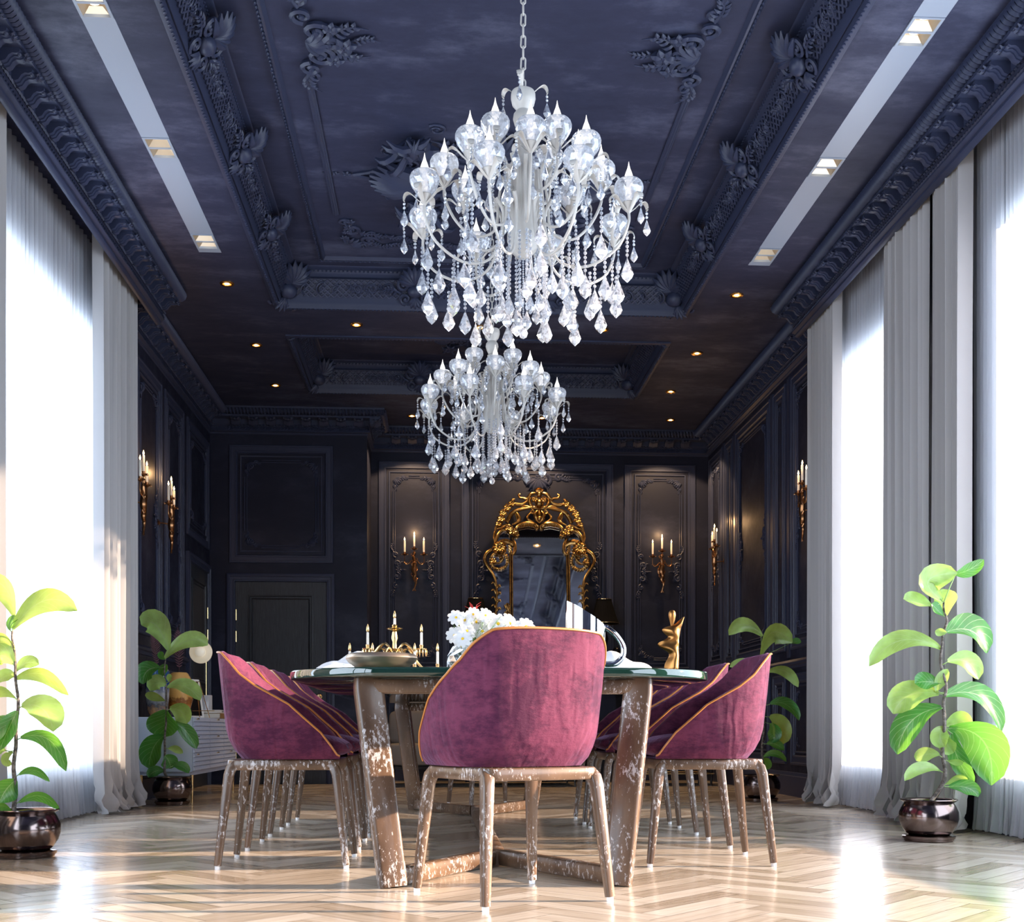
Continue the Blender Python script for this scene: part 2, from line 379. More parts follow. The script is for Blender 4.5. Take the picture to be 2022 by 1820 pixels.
def side_orn(mb, s=1.0):
    """vertical ornament on an edge at u=0 pointing to +u, centred on v=0"""
    for q in (1, -1):
        scroll(mb, .035 * s, q * .055 * s, .035 * s, -q * pi / 2, 1.2, .011 * s, q)
        scroll(mb, .025 * s, q * .135 * s, .026 * s, -q * pi / 2, 1.2, .010 * s, -q)
        acanthus(mb, .01 * s, q * .15 * s, q * (pi / 2 - .1), .10 * s, side=q)
        acanthus(mb, .02 * s, q * .03 * s, q * .5, .09 * s, side=q)
    rosette(mb, .05 * s, 0, .03 * s); petal(mb, .07 * s, 0, 0, .05 * s, .02 * s)
def crest_orn(mb, s=1.0):
    """pendant ornament on a top edge, hanging to -v"""
    for q in (1, -1):
        scroll(mb, q * .06 * s, -.035 * s, .04 * s, pi / 2, 1.3, .0125 * s, -q)
        scroll(mb, q * .15 * s, -.015 * s, .026 * s, pi / 2, 1.2, .010 * s, q)
        acanthus(mb, q * .15 * s, 0, 0 if q > 0 else pi, .11 * s, side=-q)
        acanthus(mb, q * .03 * s, -.05 * s, -pi / 2 + q * .7, .08 * s)
    shell(mb, 0, -.02 * s, -pi / 2, .11 * s, 7, 2.0); rosette(mb, 0, -.02 * s, .03 * s)
def boss(mb, s=1.0):
    """frieze cartouche, v across the band, u along it"""
    mb.blob((0, 0, .02 * s), (.06 * s, .05 * s, .045 * s), 10, 6)
    shell(mb, 0, .05 * s, pi / 2, .15 * s, 9, 2.6, .02 * s)
    for q in (1, -1):
        scroll(mb, q * .085 * s, .045 * s, .05 * s, pi / 2, 1.4, .013 * s, -q, .015 * s)
        scroll(mb, q * .075 * s, -.06 * s, .045 * s, -pi / 2, 1.3, .012 * s, q, .01 * s)
        acanthus(mb, q * .11 * s, -.02 * s, 0 if q > 0 else pi, .16 * s, .01 * s, q)
    shell(mb, 0, -.05 * s, -pi / 2, .09 * s, 5, 1.6, .01 * s)
def garland(mb, s=1.0):
    """panel ornament: base on u=0 axis line (v along), pointing +u"""
    shell(mb, .02 * s, 0, 0, .09 * s, 7, 2.2, .01 * s); scroll(mb, .10 * s, 0, .04 * s, 0, 1.6, .011 * s, 1, .01 * s)
    for q in (1, -1):
        scroll(mb, .06 * s, q * .075 * s, .055 * s, -q * pi / 2, 1.5, .013 * s, q, .01 * s)
        scroll(mb, .02 * s, q * .16 * s, .04 * s, -q * pi / 2, 1.3, .011 * s, -q, .01 * s)
        scroll(mb, .015 * s, q * .235 * s, .028 * s, -q * pi / 2, 1.3, .009 * s, q)
        acanthus(mb, .01 * s, q * .20 * s, q * 1.35, .14 * s, 0, q)
        acanthus(mb, .10 * s, q * .03 * s, q * .35, .15 * s, 0, q)
        rosette(mb, .11 * s, q * .10 * s, .035 * s, 5, .01 * s)
    rosette(mb, .15 * s, 0, .045 * s, 6, .01 * s)
    acanthus(mb, .17 * s, 0, 0, .11 * s)
def frame3(o, u, v): # matrix from surface-local axes
    u, v = Vector(u).normalized(), Vector(v).normalized(); w = u.cross(v)
    return Matrix(((u.x, v.x, w.x, o[0]), (u.y, v.y, w.y, o[1]), (u.z, v.z, w.z, o[2]), (0, 0, 0, 1)))

# ------------------------------------------------------------------ floor: herringbone oak
def make_floor():
    PW, PL = 0.095, 0.57; x0, x1, y0, y1 = XL - WT, XR + WT, YF - WT, YB + .1
    mb = MB(); mb.v = []; tones = []; uvs = []
    rnd = random.Random(3); c45 = sqrt(.5); n = int(PL / PW)
    def clip(poly):
        for ax, lim, sg in ((0, x0, 1), (0, x1, -1), (1, y0, 1), (1, y1, -1)):
            out = []
            for i in range(len(poly)):
                a, b = poly[i], poly[(i + 1) % len(poly)]
                da, db = sg * (a[ax] - lim), sg * (b[ax] - lim)
                if da >= 0: out.append(a)
                if da * db < 0:
                    t = da / (da - db); out.append(tuple(a[k] + (b[k] - a[k]) * t for k in range(4)))
            poly = out
            if len(poly) < 3: return []
        return poly
    g = 0.0012
    R = 26
    for i in range(-R * 6, R * 6):
        for j in range(-R, R):
            for kind in (0, 1):
                # herringbone lattice in plank units: horizontal plank and vertical plank
                bx = i + j * n; by = i - j * n
                if kind == 0: a0, b0, a1, b1 = bx, by, bx + n, by + 1
                else: a0, b0, a1, b1 = bx + n, by - n + 1, bx + n + 1, by + 1
                u0, v0, u1, v1 = a0 * PW + g, b0 * PW + g, a1 * PW - g, b1 * PW - g
                cx, cy = ((u0 + u1) / 2 - (v0 + v1) / 2) * c45, ((u0 + u1) / 2 + (v0 + v1) / 2) * c45
                if not (x0 - .5 < cx < x1 + .5 and y0 - .5 < cy < y1 + .5): continue
                o = rnd.random() * 9; poly = []
                for (u, v) in ((u0, v0), (u1, v0), (u1, v1), (u0, v1)):
                    lu, lv = ((u - u0), (v - v0)) if kind == 0 else ((v - v0), (u - u0))
                    poly.append(((u - v) * c45, (u + v) * c45, lu + o, lv + o))
                poly = clip(poly)
                if not poly: continue
                ids = [mb.pt((p[0], p[1], 0)) for p in poly]; mb.face(ids); tones.append(rnd.random()); uvs += [(p[2], p[3]) for p in poly]
    ids = [mb.pt(p) for p in ((x0, y0, -.004), (x1, y0, -.004), (x1, y1, -.004), (x0, y1, -.004))]; mb.face(ids); tones.append(0); uvs += [(0, 0)] * 4
    ids = [mb.pt(p) for p in ((x0, y0, -.2), (x1, y0, -.2), (x1, y1, -.2), (x0, y1, -.2))]; mb.face(ids[::-1]); tones.append(0); uvs += [(0, 0)] * 4
    me = bpy.data.meshes.new('floor'); me.from_pydata([tuple(v) for v in mb.v], [], mb.f); me.materials.append(FLOORM)
    a = me.attributes.new('tone', 'FLOAT', 'FACE'); a.data.foreach_set('value', tones)
    uv = me.uv_layers.new(name='UVMap'); uv.data.foreach_set('uv', [c for p in uvs for c in p])
    o = bpy.data.objects.new('floor', me); COL.objects.link(o); struct(o)
make_floor()

# ------------------------------------------------------------------ walls with window openings
def side_wall(name, xi, xo, wins, y0, y1):
    mb = MB(); x0, x1 = min(xi, xo), max(xi, xo); cur = y0
    for a, b in sorted(wins):
        mb.box(x0, x1, cur, a, -.2, 4.2); mb.box(x0, x1, a, b, -.2, ZS); mb.box(x0, x1, a, b, ZH, 4.2); cur = b
    mb.box(x0, x1, cur, y1, -.2, 4.2); struct(mb.build(name, NAVYD, smooth=False))
side_wall('wall_left', XL, XL - WT, WIN_L, YF - WT, YB + WT)
side_wall('wall_right', XR, XR + WT, WIN_R, YF - WT, YB + WT)
mb = MB(); mb.box(XL, XR, YB, YB + WT, -.2, 4.2); mb.box(XL, XBUMP, YBUMP, YB, 0, 4.2); struct(mb.build('wall_back', NAVYD, smooth=False))
mb = MB(); cur = XL
for a, b in WIN_F:
    mb.box(cur, a, YF - WT, YF, -.2, 4.2); mb.box(a, b, YF - WT, YF, -.2, ZS); mb.box(a, b, YF - WT, YF, ZH, 4.2); cur = b
mb.box(cur, XR, YF - WT, YF, -.2, 4.2); struct(mb.build('wall_front', NAVYD, smooth=False))

wn = 0
def window(M, Wd, bars):
    """M: local x along the wall, y up, z into the room; opening Wd wide"""
    global wn; wn += 1; Hh = ZH - ZS; mb = MB(); mb.M = M; t = .055
    mb.box(0, Wd, 0, t, -.09, -.03); mb.box(0, Wd, Hh - t, Hh, -.09, -.03); mb.box(0, t, t, Hh - t, -.09, -.03); mb.box(Wd - t, Wd, t, Hh - t, -.09, -.03)
    mb.box(0, Wd, -.0, .03, -.03, .0)
    for b in bars: mb.box(b - .025, b + .025, t, Hh - t, -.09, -.03)
    f = struct(mb.build('window_%d' % wn, DARKM, smooth=False))
    p = MB(); p.M = M; ids = [p.pt(q) for q in ((t, t, -.06), (Wd - t, t, -.06), (Wd - t, Hh - t, -.06), (t, Hh - t, -.06))]; p.face(ids)
    p.build('pane', PANE, f, smooth=False)
for a, b in WIN_L: window(Matrix.Translation((XL, a, ZS)) @ frame3((0, 0, 0), (0, 1, 0), (0, 0, 1)), b - a, [(b - a) / 3, (b - a) * 2 / 3] if b < 5 else [])
for a, b in WIN_R: window(Matrix.Translation((XR, b, ZS)) @ frame3((0, 0, 0), (0, -1, 0), (0, 0, 1)), b - a, [])
for a, b in WIN_F: window(Matrix.Translation((b, YF, ZS)) @ frame3((0, 0, 0), (-1, 0, 0), (0, 0, 1)), b - a, [(b - a) / 2])

# ------------------------------------------------------------------ ceiling with two sunk coffers and two lighting slots
CO = [(2.6, 9.27), (9.95, 11.58)]; CHW = 1.57; ZR = 4.07
SLOTS = [(-1.632, -1.482), (2.153, 2.305)]; SY1 = 8.24
FIXY = [5.44, 6.78, 8.06]
mb = MB(); CT = 4.15
def cbox(x0, x1, y0, y1, z0=H): mb.box(x0, x1, y0, y1, z0, CT)
xs = [XL, SLOTS[0][0], SLOTS[0][1], CXR - CHW]
cbox(XL, xs[1], YF, YB); cbox(xs[1], xs[2], SY1, YB); cbox(xs[1], xs[2], YF, SY1, H + .12); cbox(xs[2], CXR - CHW, YF, YB)
cbox(CXR + CHW, SLOTS[1][0], YF, YB); cbox(SLOTS[1][0], SLOTS[1][1], SY1, YB); cbox(SLOTS[1][0], SLOTS[1][1], YF, SY1, H + .12); cbox(SLOTS[1][1], XR, YF, YB)
y = YF
for a, b in CO: cbox(CXR - CHW, CXR + CHW, y, a); cbox(CXR - CHW, CXR + CHW, a, b, ZR); y = b
cbox(CXR - CHW, CXR + CHW, y, YB)
struct(mb.build('ceiling', NAVY, smooth=False))
tn = 0
def trim(mb, m=None, smooth=True):
    global tn; tn += 1
    return struct(mb.build('trim_%d' % tn, m or NAVYT, smooth=smooth))
for (a, b) in SLOTS:
    mb = MB(); y = YF
    for fy in FIXY: mb.box(a, b, y, fy - .12, H - .002, H + .10); y = fy + .12
    mb.box(a, b, y, SY1, H - .002, H + .10); trim(mb, STRIPM, False)

def closed_rect(x0, x1, y0, y1): return [(x0, y0), (x1, y0), (x1, y1), (x0, y1)]
def coffer(y0, y1, big):
    x0, x1 = CXR - CHW, CXR + CHW; mb = MB(); path = closed_rect(x0, x1, y0, y1)
    prof = [(-.03, H), (-.03, H - .012), (-.01, H - .018), (.005, H - .012), (.012, H + .012), (.022, H + .006), (.03, H + .03), (.030, H + .062),
            (.100, H + .185), (.085, H + .195), (.075, H + .21), (.09, H + .225), (.10, H + .235), (.105, H + .25), (.135, H + .258), (.145, ZR)]
    mb.sweep(path, prof, closed=True, left=True)
    # lattice, bead rows and cartouches on each side; local: u along the side, v toward the recess interior/up
    sides = [((x0, y0), (0, 1), y1 - y0, (1, 0)), ((x1, y1), (0, -1), y1 - y0, (-1, 0)), ((x0, y1), (1, 0), x1 - x0, (0, -1)), ((x1, y0), (-1, 0), x1 - x0, (0, 1))]
    for (ox, oy), d, L, nrm in sides:
        def P(u, o, z): return (ox + d[0] * u + nrm[0] * o, oy + d[1] * u + nrm[1] * o, z)
        vis0 = .1
        nb = int(L / .0325)
        for k in range(nb):
            u = .06 + k * (L - .12) / nb
            yy = P(u, 0, 0)[1]
            if yy < 4.6: continue
            mb.blob(P(u, .0, H - .016), (.011, .011, .008), 5, 3)
            mb.blob(P(u, .104, H + .244), (.010, .010, .008), 5, 3)
        step = .075 if big else .085; k = 0; span = .13
        u = .1
        while u < L - .25:
            if P(u, 0, 0)[1] > 4.6:
                for q in (0, 1):
                    a, b = (u, u + .14) if q == 0 else (u + .14, u)
                    pts = [P(a + (b - a) * t, .036 + .062 * t + .004, H + .068 + .11 * t - .002) for t in (0, .33, .66, 1)]
                    mb.tube(pts, .008, 4)
            u += step / 1.6
        # cartouches
        nbx = max(1, round(L / 1.05)) if L > 2 else 1
        for k in range(nbx + 1):
            u = L * k / nbx
            corner = k in (0, nbx)
            if P(u, 0, 0)[1] < 4.2: continue
            if corner:
                if d[0] == 0: continue
                vv = Vector((nrm[0], nrm[1], 0)) + Vector((d[0], d[1], 0)) * (1 if k == 0 else -1)
                vv.normalize(); vv = Vector((vv.x * .62, vv.y * .62, .78)); uu = Vector((-vv.y, vv.x, 0)).normalized()
                vv = vv.normalized(); w = uu.cross(vv)
                if w.z > 0: uu = -uu
                c = P(u + (.07 if k == 0 else -.07), .07, H + .11)
                s = 1.25 if big else 1.15
            else:
                vv = Vector((nrm[0] * .62, nrm[1] * .62, .78)); uu = Vector((d[0], d[1], 0)); w = uu.cross(vv)
                if w.z > 0: uu = -uu
                c = P(u, .082, H + .115); s = 1.0
            mb.M = frame3(c, uu, vv); boss(mb, s); mb.M = None
            # scrolls beside the cartouche
            for q in (-1, 1):
                for e, r in ((.21, .058), (.33, .050), (.44, .040)):
                    uu2 = u + q * e
                    if not (.1 < uu2 < L - .1): continue
                    mb.M = frame3(P(uu2, .074, H + .12), uu, vv); scroll(mb, 0, 0, r, pi / 2 * q, 1.6, .008, -q if r != .050 else q)
                    acanthus(mb, 0, -.03, .3 if q > 0 else pi - .3, .11, 0, q); rosette(mb, 0, 0, .018, 5); mb.M = None
    trim(mb)
    return
coffer(*CO[0], True); coffer(*CO[1], False)

# mouldings on the recessed ceiling of the first coffer
mb = MB()
def ceil_frame(x0, x1, y0, y1, wdt, hgt):
    p = [(0, ZR), (.004, ZR - hgt), (wdt * .3, ZR - hgt * .6), (wdt * .45, ZR - hgt), (wdt * .7, ZR - hgt * 1.1), (wdt * .85, ZR - hgt * .5), (wdt, ZR)]
    mb.sweep(closed_rect(x0, x1, y0, y1), p, closed=True, left=True)
X0, X1, Y0, Y1 = CXR - 1.235, CXR + 1.235, 2.95, 9.00
ceil_frame(X0, X1, Y0, Y1, .055, .022)
def beads(a, b, step, r, z, ymin=4.6):
    a, b = Vector(a), Vector(b); L = (b - a).length; n = int(L / step)
    for k in range(n):
        p = a + (b - a) * (k + .5) / n
        if p.y > ymin: mb.blob((p.x, p.y, z), r, 5, 3)
beads((X0 + .014, Y0), (X0 + .014, Y1), .036, (.007, .013, .010), ZR - .02)
beads((X1 - .014, Y0), (X1 - .014, Y1), .036, (.007, .013, .010), ZR - .02)
beads((X0, Y1 - .014), (X1, Y1 - .014), .036, (.013, .007, .010), ZR - .02)
trim(mb)
mb = MB(); IX0, IX1, IY1 = CXR - 1.04, CXR + 1.04, 8.72
def bar(a, b, wd=.042, h=.018):
    a, b = Vector(a), Vector(b); d = (b - a).normalized(); nrm = Vector((-d.y, d.x))
    for o, r in ((-wd * .3, h * .5), (wd * .3, h * .5), (0, h * .7)):
        mb.tube([(a.x + nrm.x * o, a.y + nrm.y * o, ZR - h * .3), (b.x + nrm.x * o, b.y + nrm.y * o, ZR - h * .3)], r, 6)
for x in (IX0, IX1):
    q = 1 if x == IX0 else -1
    for a, b in ((2.9, 5.72), (6.56, 8.20)): bar((x, a), (x, b))
    mb.M = frame3((x, 6.14, ZR), (q, 0, 0), (0, -q, 0)); garland(mb, 1.45); mb.M = None
    # corner garland: two arms
    for ang in (0, 1, 2):
        pass
    M0 = frame3((x, IY1, ZR), (q, 0, 0), (0, -q, 0)) if q > 0 else frame3((x, IY1, ZR), (q, 0, 0), (0, -q, 0))
    mb.M = M0
    sg = 1 if q > 0 else -1   # local v toward the camera is +sg
    def V(v): return sg * v
    scroll(mb, .05, V(.40), .055, V(-pi / 2), 1.5, .014, sg); scroll(mb, .08, V(.27), .07, V(pi / 2), 1.5, .016, -sg)
    scroll(mb, .20, V(.10), .07, 0, 1.5, .015, sg); scroll(mb, .10, V(.07), .05, 0, 1.4, .013, -sg)
    for t in range(9):
        acanthus(mb, .06 + .085 * t, V(.02 + .006 * (t % 2)), V(.15 - .3 * (t % 2)), .15, .0, sg if t % 2 else -sg)
        rosette(mb, .10 + .08 * t, V(.035), .026, 5, .006)
    for t in range(7):
        acanthus(mb, .12 + .10 * t, V(.26 - .028 * t), V(-.28), .16, 0, -sg)
        if t % 2: scroll(mb, .12 + .10 * t, V(.24 - .03 * t), .035, 0, 1.2, .009, sg)
    for t in range(4): rosette(mb, .03 + .02 * t, V(.16 + .09 * t), .032, 6, .008)
    shell(mb, .04, V(.04), V(.7), .12, 7, 2.2)
    mb.M = None
bar((IX0 + .75, IY1 + .0), (IX1 - .75, IY1 + .0))
trim(mb)
# central medallion of flowers and shells
def medallion(cx, cy, s):
    mb.M = frame3((cx, cy, ZR), (1, 0, 0), (0, -1, 0))
    for k in range(4):
        a = k * pi / 2; e = 1.0 if k % 2 == 0 else .78
        c, sn = cos(a), sin(a)
        shell(mb, c * .42 * s * e, sn * .42 * s * e, a, .36 * s * e, 9, 1.5, .01)
        for q in (-1, 1):
            def R(u, v): return (c * u * e - sn * v * q, sn * u * e + c * v * q)
            for (u, v, r, dd, st) in ((.52, .15, .07, 1, 0), (.66, .10, .05, -1, 1.5), (.36, .20, .08, -1, 2.5)):
                x, y = R(u * s, v * s); scroll(mb, x, y, r * s, a + q * st, 1.5, .011 * s, dd * q, .005)
            pts = [R(u * s, v * s) for u, v in ((.25, .08), (.45, .24), (.62, .19), (.74, .06), (.88, .0))]
            mb.tube(smooth([(p[0], p[1], .01) for p in pts], 4), [.012 * s] * 17, 5)
        for t in range(3): rosette(mb, c * (.92 + .07 * t) * s * e, sn * (.92 + .07 * t) * s * e, (.03 - .007 * t) * s, 5)
    for k in range(4):
        a = pi / 4 + k * pi / 2; x, y = .66 * s * cos(a) , .60 * s * sin(a)
        rosette(mb, x, y, .13 * s, 6, .02)
        for t in range(9): petal(mb, x + .08 * s * cos(a + t), y + .08 * s * sin(a + t), a + (t - 4) * .42, (.17 + .03 * (t % 3)) * s, .055 * s, .01, .45)
        for q in (-1, 1):
            scroll(mb, x + .2 * s * cos(a + q * 1.4), y + .2 * s * sin(a + q * 1.4), .06 * s, a, 1.5, .01 * s, q)
            acanthus(mb, .35 * s * cos(a), .33 * s * sin(a), a + q * .25, .28 * s, 0, q)
        mb.tube([(.2 * s * cos(a), .2 * s * sin(a), .01), (.45 * s * cos(a + .2), .42 * s * sin(a + .2), .015), (x, y, .02)], .014 * s, 5)
    shell(mb, 0, 0, 0, .2 * s, 16, 2 * pi * 15 / 16, .01)
    mb.M = None
mb = MB(); medallion(CXR, 7.60, 1.0); trim(mb)
mb = MB(); medallion(CXR, 10.72, .50); trim(mb)

# ------------------------------------------------------------------ cornices
def cornice(path, D, ymin=-9, ends=(False, False)):
    """path with the room on its right; D: how far the ceiling edge stands out from the wall"""
    mb = MB(); d = D
    prof = [(d, H), (d, H - .01)]
    prof += [(d - .03 + .03 * cos(a), H - .036 - .028 * sin(a)) for a in [i * pi / 6 for i in range(-1, 5)]]
    prof += [(d - .055, H - .072), (d - .04, H - .075), (d - .04, H - .094), (d - .15, H - .094), (d - .15, H - .145), (d - .155, H - .15), (d - .155, H - .165),
             (d - .165, H - .17), (d - .165, H - .18), (d - .15, H - .205), (d - .15, H - .215), (d - .175, H - .225), (d - .175, H - .238), (d - .19, H - .25), (d - .21, H - .25)]
    back = d - .21
    prof += [(max(back, 0.0), H - .25)] if back <= .02 else [(back, H)]
    mb.sweep(path, prof)
    P = [Vector(p) for p in path]; n = len(prof)
    if ends[0]: mb.face(list(range(n)))
    if ends[1]: mb.face(list(range(len(mb.v) - n, len(mb.v)))[::-1])
    for i in range(len(P) - 1):
        a, b = P[i], P[i + 1]; L = (b - a).length; t = (b - a) / L; nr = Vector((t.y, -t.x))
        # shorten or lengthen the run at corners
        def turn(p, q, r): return (q - p).normalized().cross((r - q).normalized())
        s0, s1 = 0, L
        if i > 0: c = turn(P[i - 1], a, b); s0 = d if c < 0 else -d + .0
        if i < len(P) - 2: c = turn(a, b, P[i + 2]); s1 = L - d if c < 0 else L + d
        def Q(u, o, z): return (a.x + t.x * u + nr.x * o, a.y + t.y * u + nr.y * o, z)
        k = 0; u = s0 + .01
        while u < s1:
            if Q(u, 0, 0)[1] > ymin:
                mb.tube([Q(u + .010 * sin(g), d - .03 + .037 * cos(g), H - .036 - .035 * sin(g)) for g in (-.4, .15, .7, 1.25, 1.8, 2.4)], .0125, 4)
            u += .034
        nbk = max(1, int((s1 - s0) / .167))
        for k in range(nbk):
            u = s0 + (k + .5) * (s1 - s0) / nbk
            if Q(u, 0, 0)[1] < ymin: continue
            bw = .047
            # scrolled bracket profile
            pr = [(-.15, -.094), (-.15, -.150), (-.138, -.158), (-.118, -.150), (-.104, -.128), (-.088, -.118), (-.070, -.120), (-.056, -.114), (-.052, -.100), (-.056, -.094)]
            for (w0, w1, e) in ((-bw, bw, 0), (-bw * .55, bw * .55, .006), (-bw * .2, bw * .2, .012)):
                A = [mb.pt(Q(u + w0, d + o + (e if o > -.149 else 0) * .6, H + z - (e if z < -.095 else 0))) for o, z in pr]
                B = [mb.pt(Q(u + w1, d + o + (e if o > -.149 else 0) * .6, H + z - (e if z < -.095 else 0))) for o, z in pr]
                mb.face(A); mb.face(B[::-1])
                for q in range(len(pr)): mb.face((A[q], B[q], B[(q + 1) % len(pr)], A[(q + 1) % len(pr)]))
            for q in (-1, 1): mb.blob(Q(u + q * bw * .6, d - .062, H - .116), (.012, .012, .010), 6, 4)
            for q in (-1, 0, 1): mb.tube([Q(u + q * .016, d - .05, H - .108), Q(u + q * .026, d - .034, H - .118), Q(u + q * .032, d - .022, H - .112)], [.010, .008, .003], 4)
        u = s0
        while u < s1:
            if Q(u, 0, 0)[1] > ymin:
                mb.tube([Q(u, d - .150, H - .152), Q(u + .018, d - .147, H - .164)], .008, 4)
                mb.tube([Q(u, d - .150, H - .206), Q(u + .020, d - .158, H - .186), Q(u + .0, d - .164, H - .172)], [.004, .007, .004], 4)
            u += .032
    return trim(mb)
YC = 9.0
cornice([(XL, YF), (XL, YC)], .445, 3.8, (True, True))
cornice([(XR, YC), (XR, YF)], .41, 3.8, (True, True))
cornice([(XL, YC - .02), (XL, YBUMP), (XBUMP, YBUMP), (XBUMP, YB), (XR, YB), (XR, YC - .02)], .185)

# ------------------------------------------------------------------ wall panelling
WB = lambda y: frame3((0, y, 0), (1, 0, 0), (0, 0, 1))          # back wall: u = x
WL = frame3((XL, 0, 0), (0, 1, 0), (0, 0, 1))                    # left wall: u = y
WR = frame3((XR, 0, 0), (0, -1, 0), (0, 0, 1))                   # right wall: u = -y
def rect(mb, u0, u1, v0, v1, prof): mb.sweep(closed_rect(u0, u1, v0, v1), prof, closed=True, left=True)
OUT = [(0, 0), (0, .012), (.006, .018), (.018, .018), (.022, .012), (.060, .010), (.064, .016), (.074, .016), (.082, .006), (.085, 0)]
def inner(wd=.02): return [(0, 0), (.002, .016), (.010, .018), (.014, .006), (wd, .006), (wd + .004, .013), (wd + .011, .012), (wd + .014, 0)]
def panel(M, u0, u1, v0, v1, orn=1.0, side=False, crest=False, inset=.11, lines=True):
    mb = MB(); mb.M = M
    rect(mb, u0, u1, v0, v1, OUT)
    a = inset; rect(mb, u0 + a, u1 - a, v0 + a, v1 - a, [(0, 0), (.002, .014), (.012, .012), (.016, 0)])
    a2 = inset + .045; U0, U1, V0, V1 = u0 + a2, u1 - a2, v0 + a2, v1 - a2; c = .17 * orn
    if lines and U1 - U0 > 2 * c:
        for v in (V0, V1):
            q = 1 if v == V0 else -1
            for e in (0, .022): mb.tube([(U0 + c, v + q * e, .004), (U1 - c, v + q * e, .004)], .006, 5)
        for u in (U0, U1):
            q = 1 if u == U0 else -1
            for e in (0, .022): mb.tube([(u + q * e, V0 + c, .004), (u + q * e, V1 - c, .004)], .006, 5)
    for (uu, sx) in ((U0, 1), (U1, -1)):
        for (vv, sy) in ((V0, 1), (V1, -1)):
            mb.M = M @ Matrix.Translation((uu, vv, 0)) @ Matrix.Diagonal((sx, sy, 1, 1)); corner_orn(mb, orn)
        if side: mb.M = M @ Matrix.Translation((uu, side, 0)) @ Matrix.Diagonal((sx, 1, 1, 1)); side_orn(mb, 1.25 * orn)
    if crest: mb.M = M @ Matrix.Translation(((u0 + u1) / 2, V1 + .02, 0)); crest_orn(mb, 1.5)
    trim(mb)
B = WB(YB)
panel(B, -.66, .11, 1.16, 3.46, 1, side=2.28)
panel(B, .24, 1.90, 1.16, 3.46, 1.1, side=2.28, crest=True)
panel(B, 2.02, 2.81, 1.16, 3.46, 1, side=2.28)
for a, b in ((-.66, .11), (2.02, 2.81)): panel(B, a, b, .30, .98, .5, lines=False)
B2 = WB(YBUMP)
panel(B2, -2.135, -1.085, 2.25, 3.45, 1)
# left wall: tall panels beside the sconces and over the corner door
for a, b in ((9.30, 10.16), (10.28, 11.02)): panel(WL, a, b, 1.30, 3.44, .9, side=2.3)
panel(WL, 11.18, 12.20, 2.36, 3.44, .9)
for a, b in ((9.30, 10.16), (10.28, 11.02)): panel(WL, a, b, .26, 1.06, .5, lines=False)
# right wall panels (u = -y)
for a, b, s in ((12.30, 12.92, 2.3), (11.84, 12.18, False), (10.50, 11.74, 2.3), (10.02, 10.40, False), (9.12, 9.86, 2.3)):
    panel(WR, -b, -a, 1.22, 3.50, .9 if b - a > .5 else .45, side=s, inset=.11 if b - a > .5 else .10)
    panel(WR, -b, -a, .26, 1.02, .5 if b - a > .5 else .4, lines=False, inset=.10)
# rails and plinths that run along the walls
def rail(path, z, prof, m=None):
    mb = MB(); mb.sweep(path, [(o, z + h) for o, h in prof]); trim(mb, m)
RAILP = [(0, -.04), (.012, -.036), (.02, -.015), (.04, -.005), (.045, .012), (.03, .02), (.018, .035), (0, .04)]
rail([(XBUMP, YBUMP + .02), (XBUMP, YB), (.21, YB)], 1.08, RAILP); rail([(1.95, YB), (XR, YB), (XR, YC)], 1.10, RAILP); rail([(XL, YC), (XL, 11.10)], 1.18, RAILP)
SK = [(0, .20), (.012, .195), (.018, .17), (.028, .165), (.028, .0)]
bn = 0
for nm, path in (('left', [(XL, YC), (XL, 11.14)]), ('back', [(XBUMP, YBUMP + .0), (XBUMP, YB), (XR, YB)]), ('right', [(XR, YB - .03), (XR, 8.70)])):
    mb = MB(); mb.sweep(path, SK); o = mb.build('baseboard_' + nm, NAVYT); struct(o)
# slim pilaster strips
mb = MB(); mb.M = WR
for u in (9.0, 12.24, 11.79, 10.45, 9.94): mb.box(-u - .035, -u + .035, 1.16, 3.52, 0, .012)
trim(mb)

# ------------------------------------------------------------------ doors
def door(nm, M, u0, u1, top, knob_right=True):
    f = MB(); f.M = M
    pr = [(0, 0), (0, .03), (.012, .036), (.03, .034), (.034, .024), (.062, .022), (.068, .030), (.078, .028), (.085, .010), (.085, 0)]
    f.sweep([(u0, 0.001), (u0, top), (u1, top), (u1, 0.001)], pr)
    for a, b in ((u0, u0 + .085), (u1 - .085, u1)): pass
    fr = struct(f.build(nm, NAVYT))
    l = MB(); l.M = M; a, b, t = u0 + .085, u1 - .085, top - .085
    l.box(a, b, .006, t, .0, .008)
    for v0, v1 in ((1.0, t - .13), (.16, .86)):
        rect(l, a + .13, b - .13, v0, v1, [(0, .008), (.0, .020), (.014, .022), (.02, .010), (.034, .010), (.040, .018), (.05, .008)])
    lf = l.build('door_leaf', DOORM, fr, smooth=False)
    k = MB(); ku = b - .07 if knob_right else a + .07
    k.M = M @ Matrix.Translation((ku, .89, .008)); k.lathe([(.030, 0), (.030, .006), (.026, .009), (.012, .012), (.010, .03), (.024, .036), (.028, .046), (.020, .056), (0, .058)], 20)
    k.build('door_knob', BRASS, lf)
    hu = a + .006 if knob_right else b - .006
    for v in (1.72, 1.50, .3):
        h = MB(); h.M = M; h.tube([(hu, v - .055, .012), (hu, v + .055, .012)], .007, 8); h.build('hinge', BRASS, lf)
door('door_1', B2, -2.155, -1.07, 2.14)
door('door_2', WL, 11.16, 12.22, 2.20, knob_right=False)

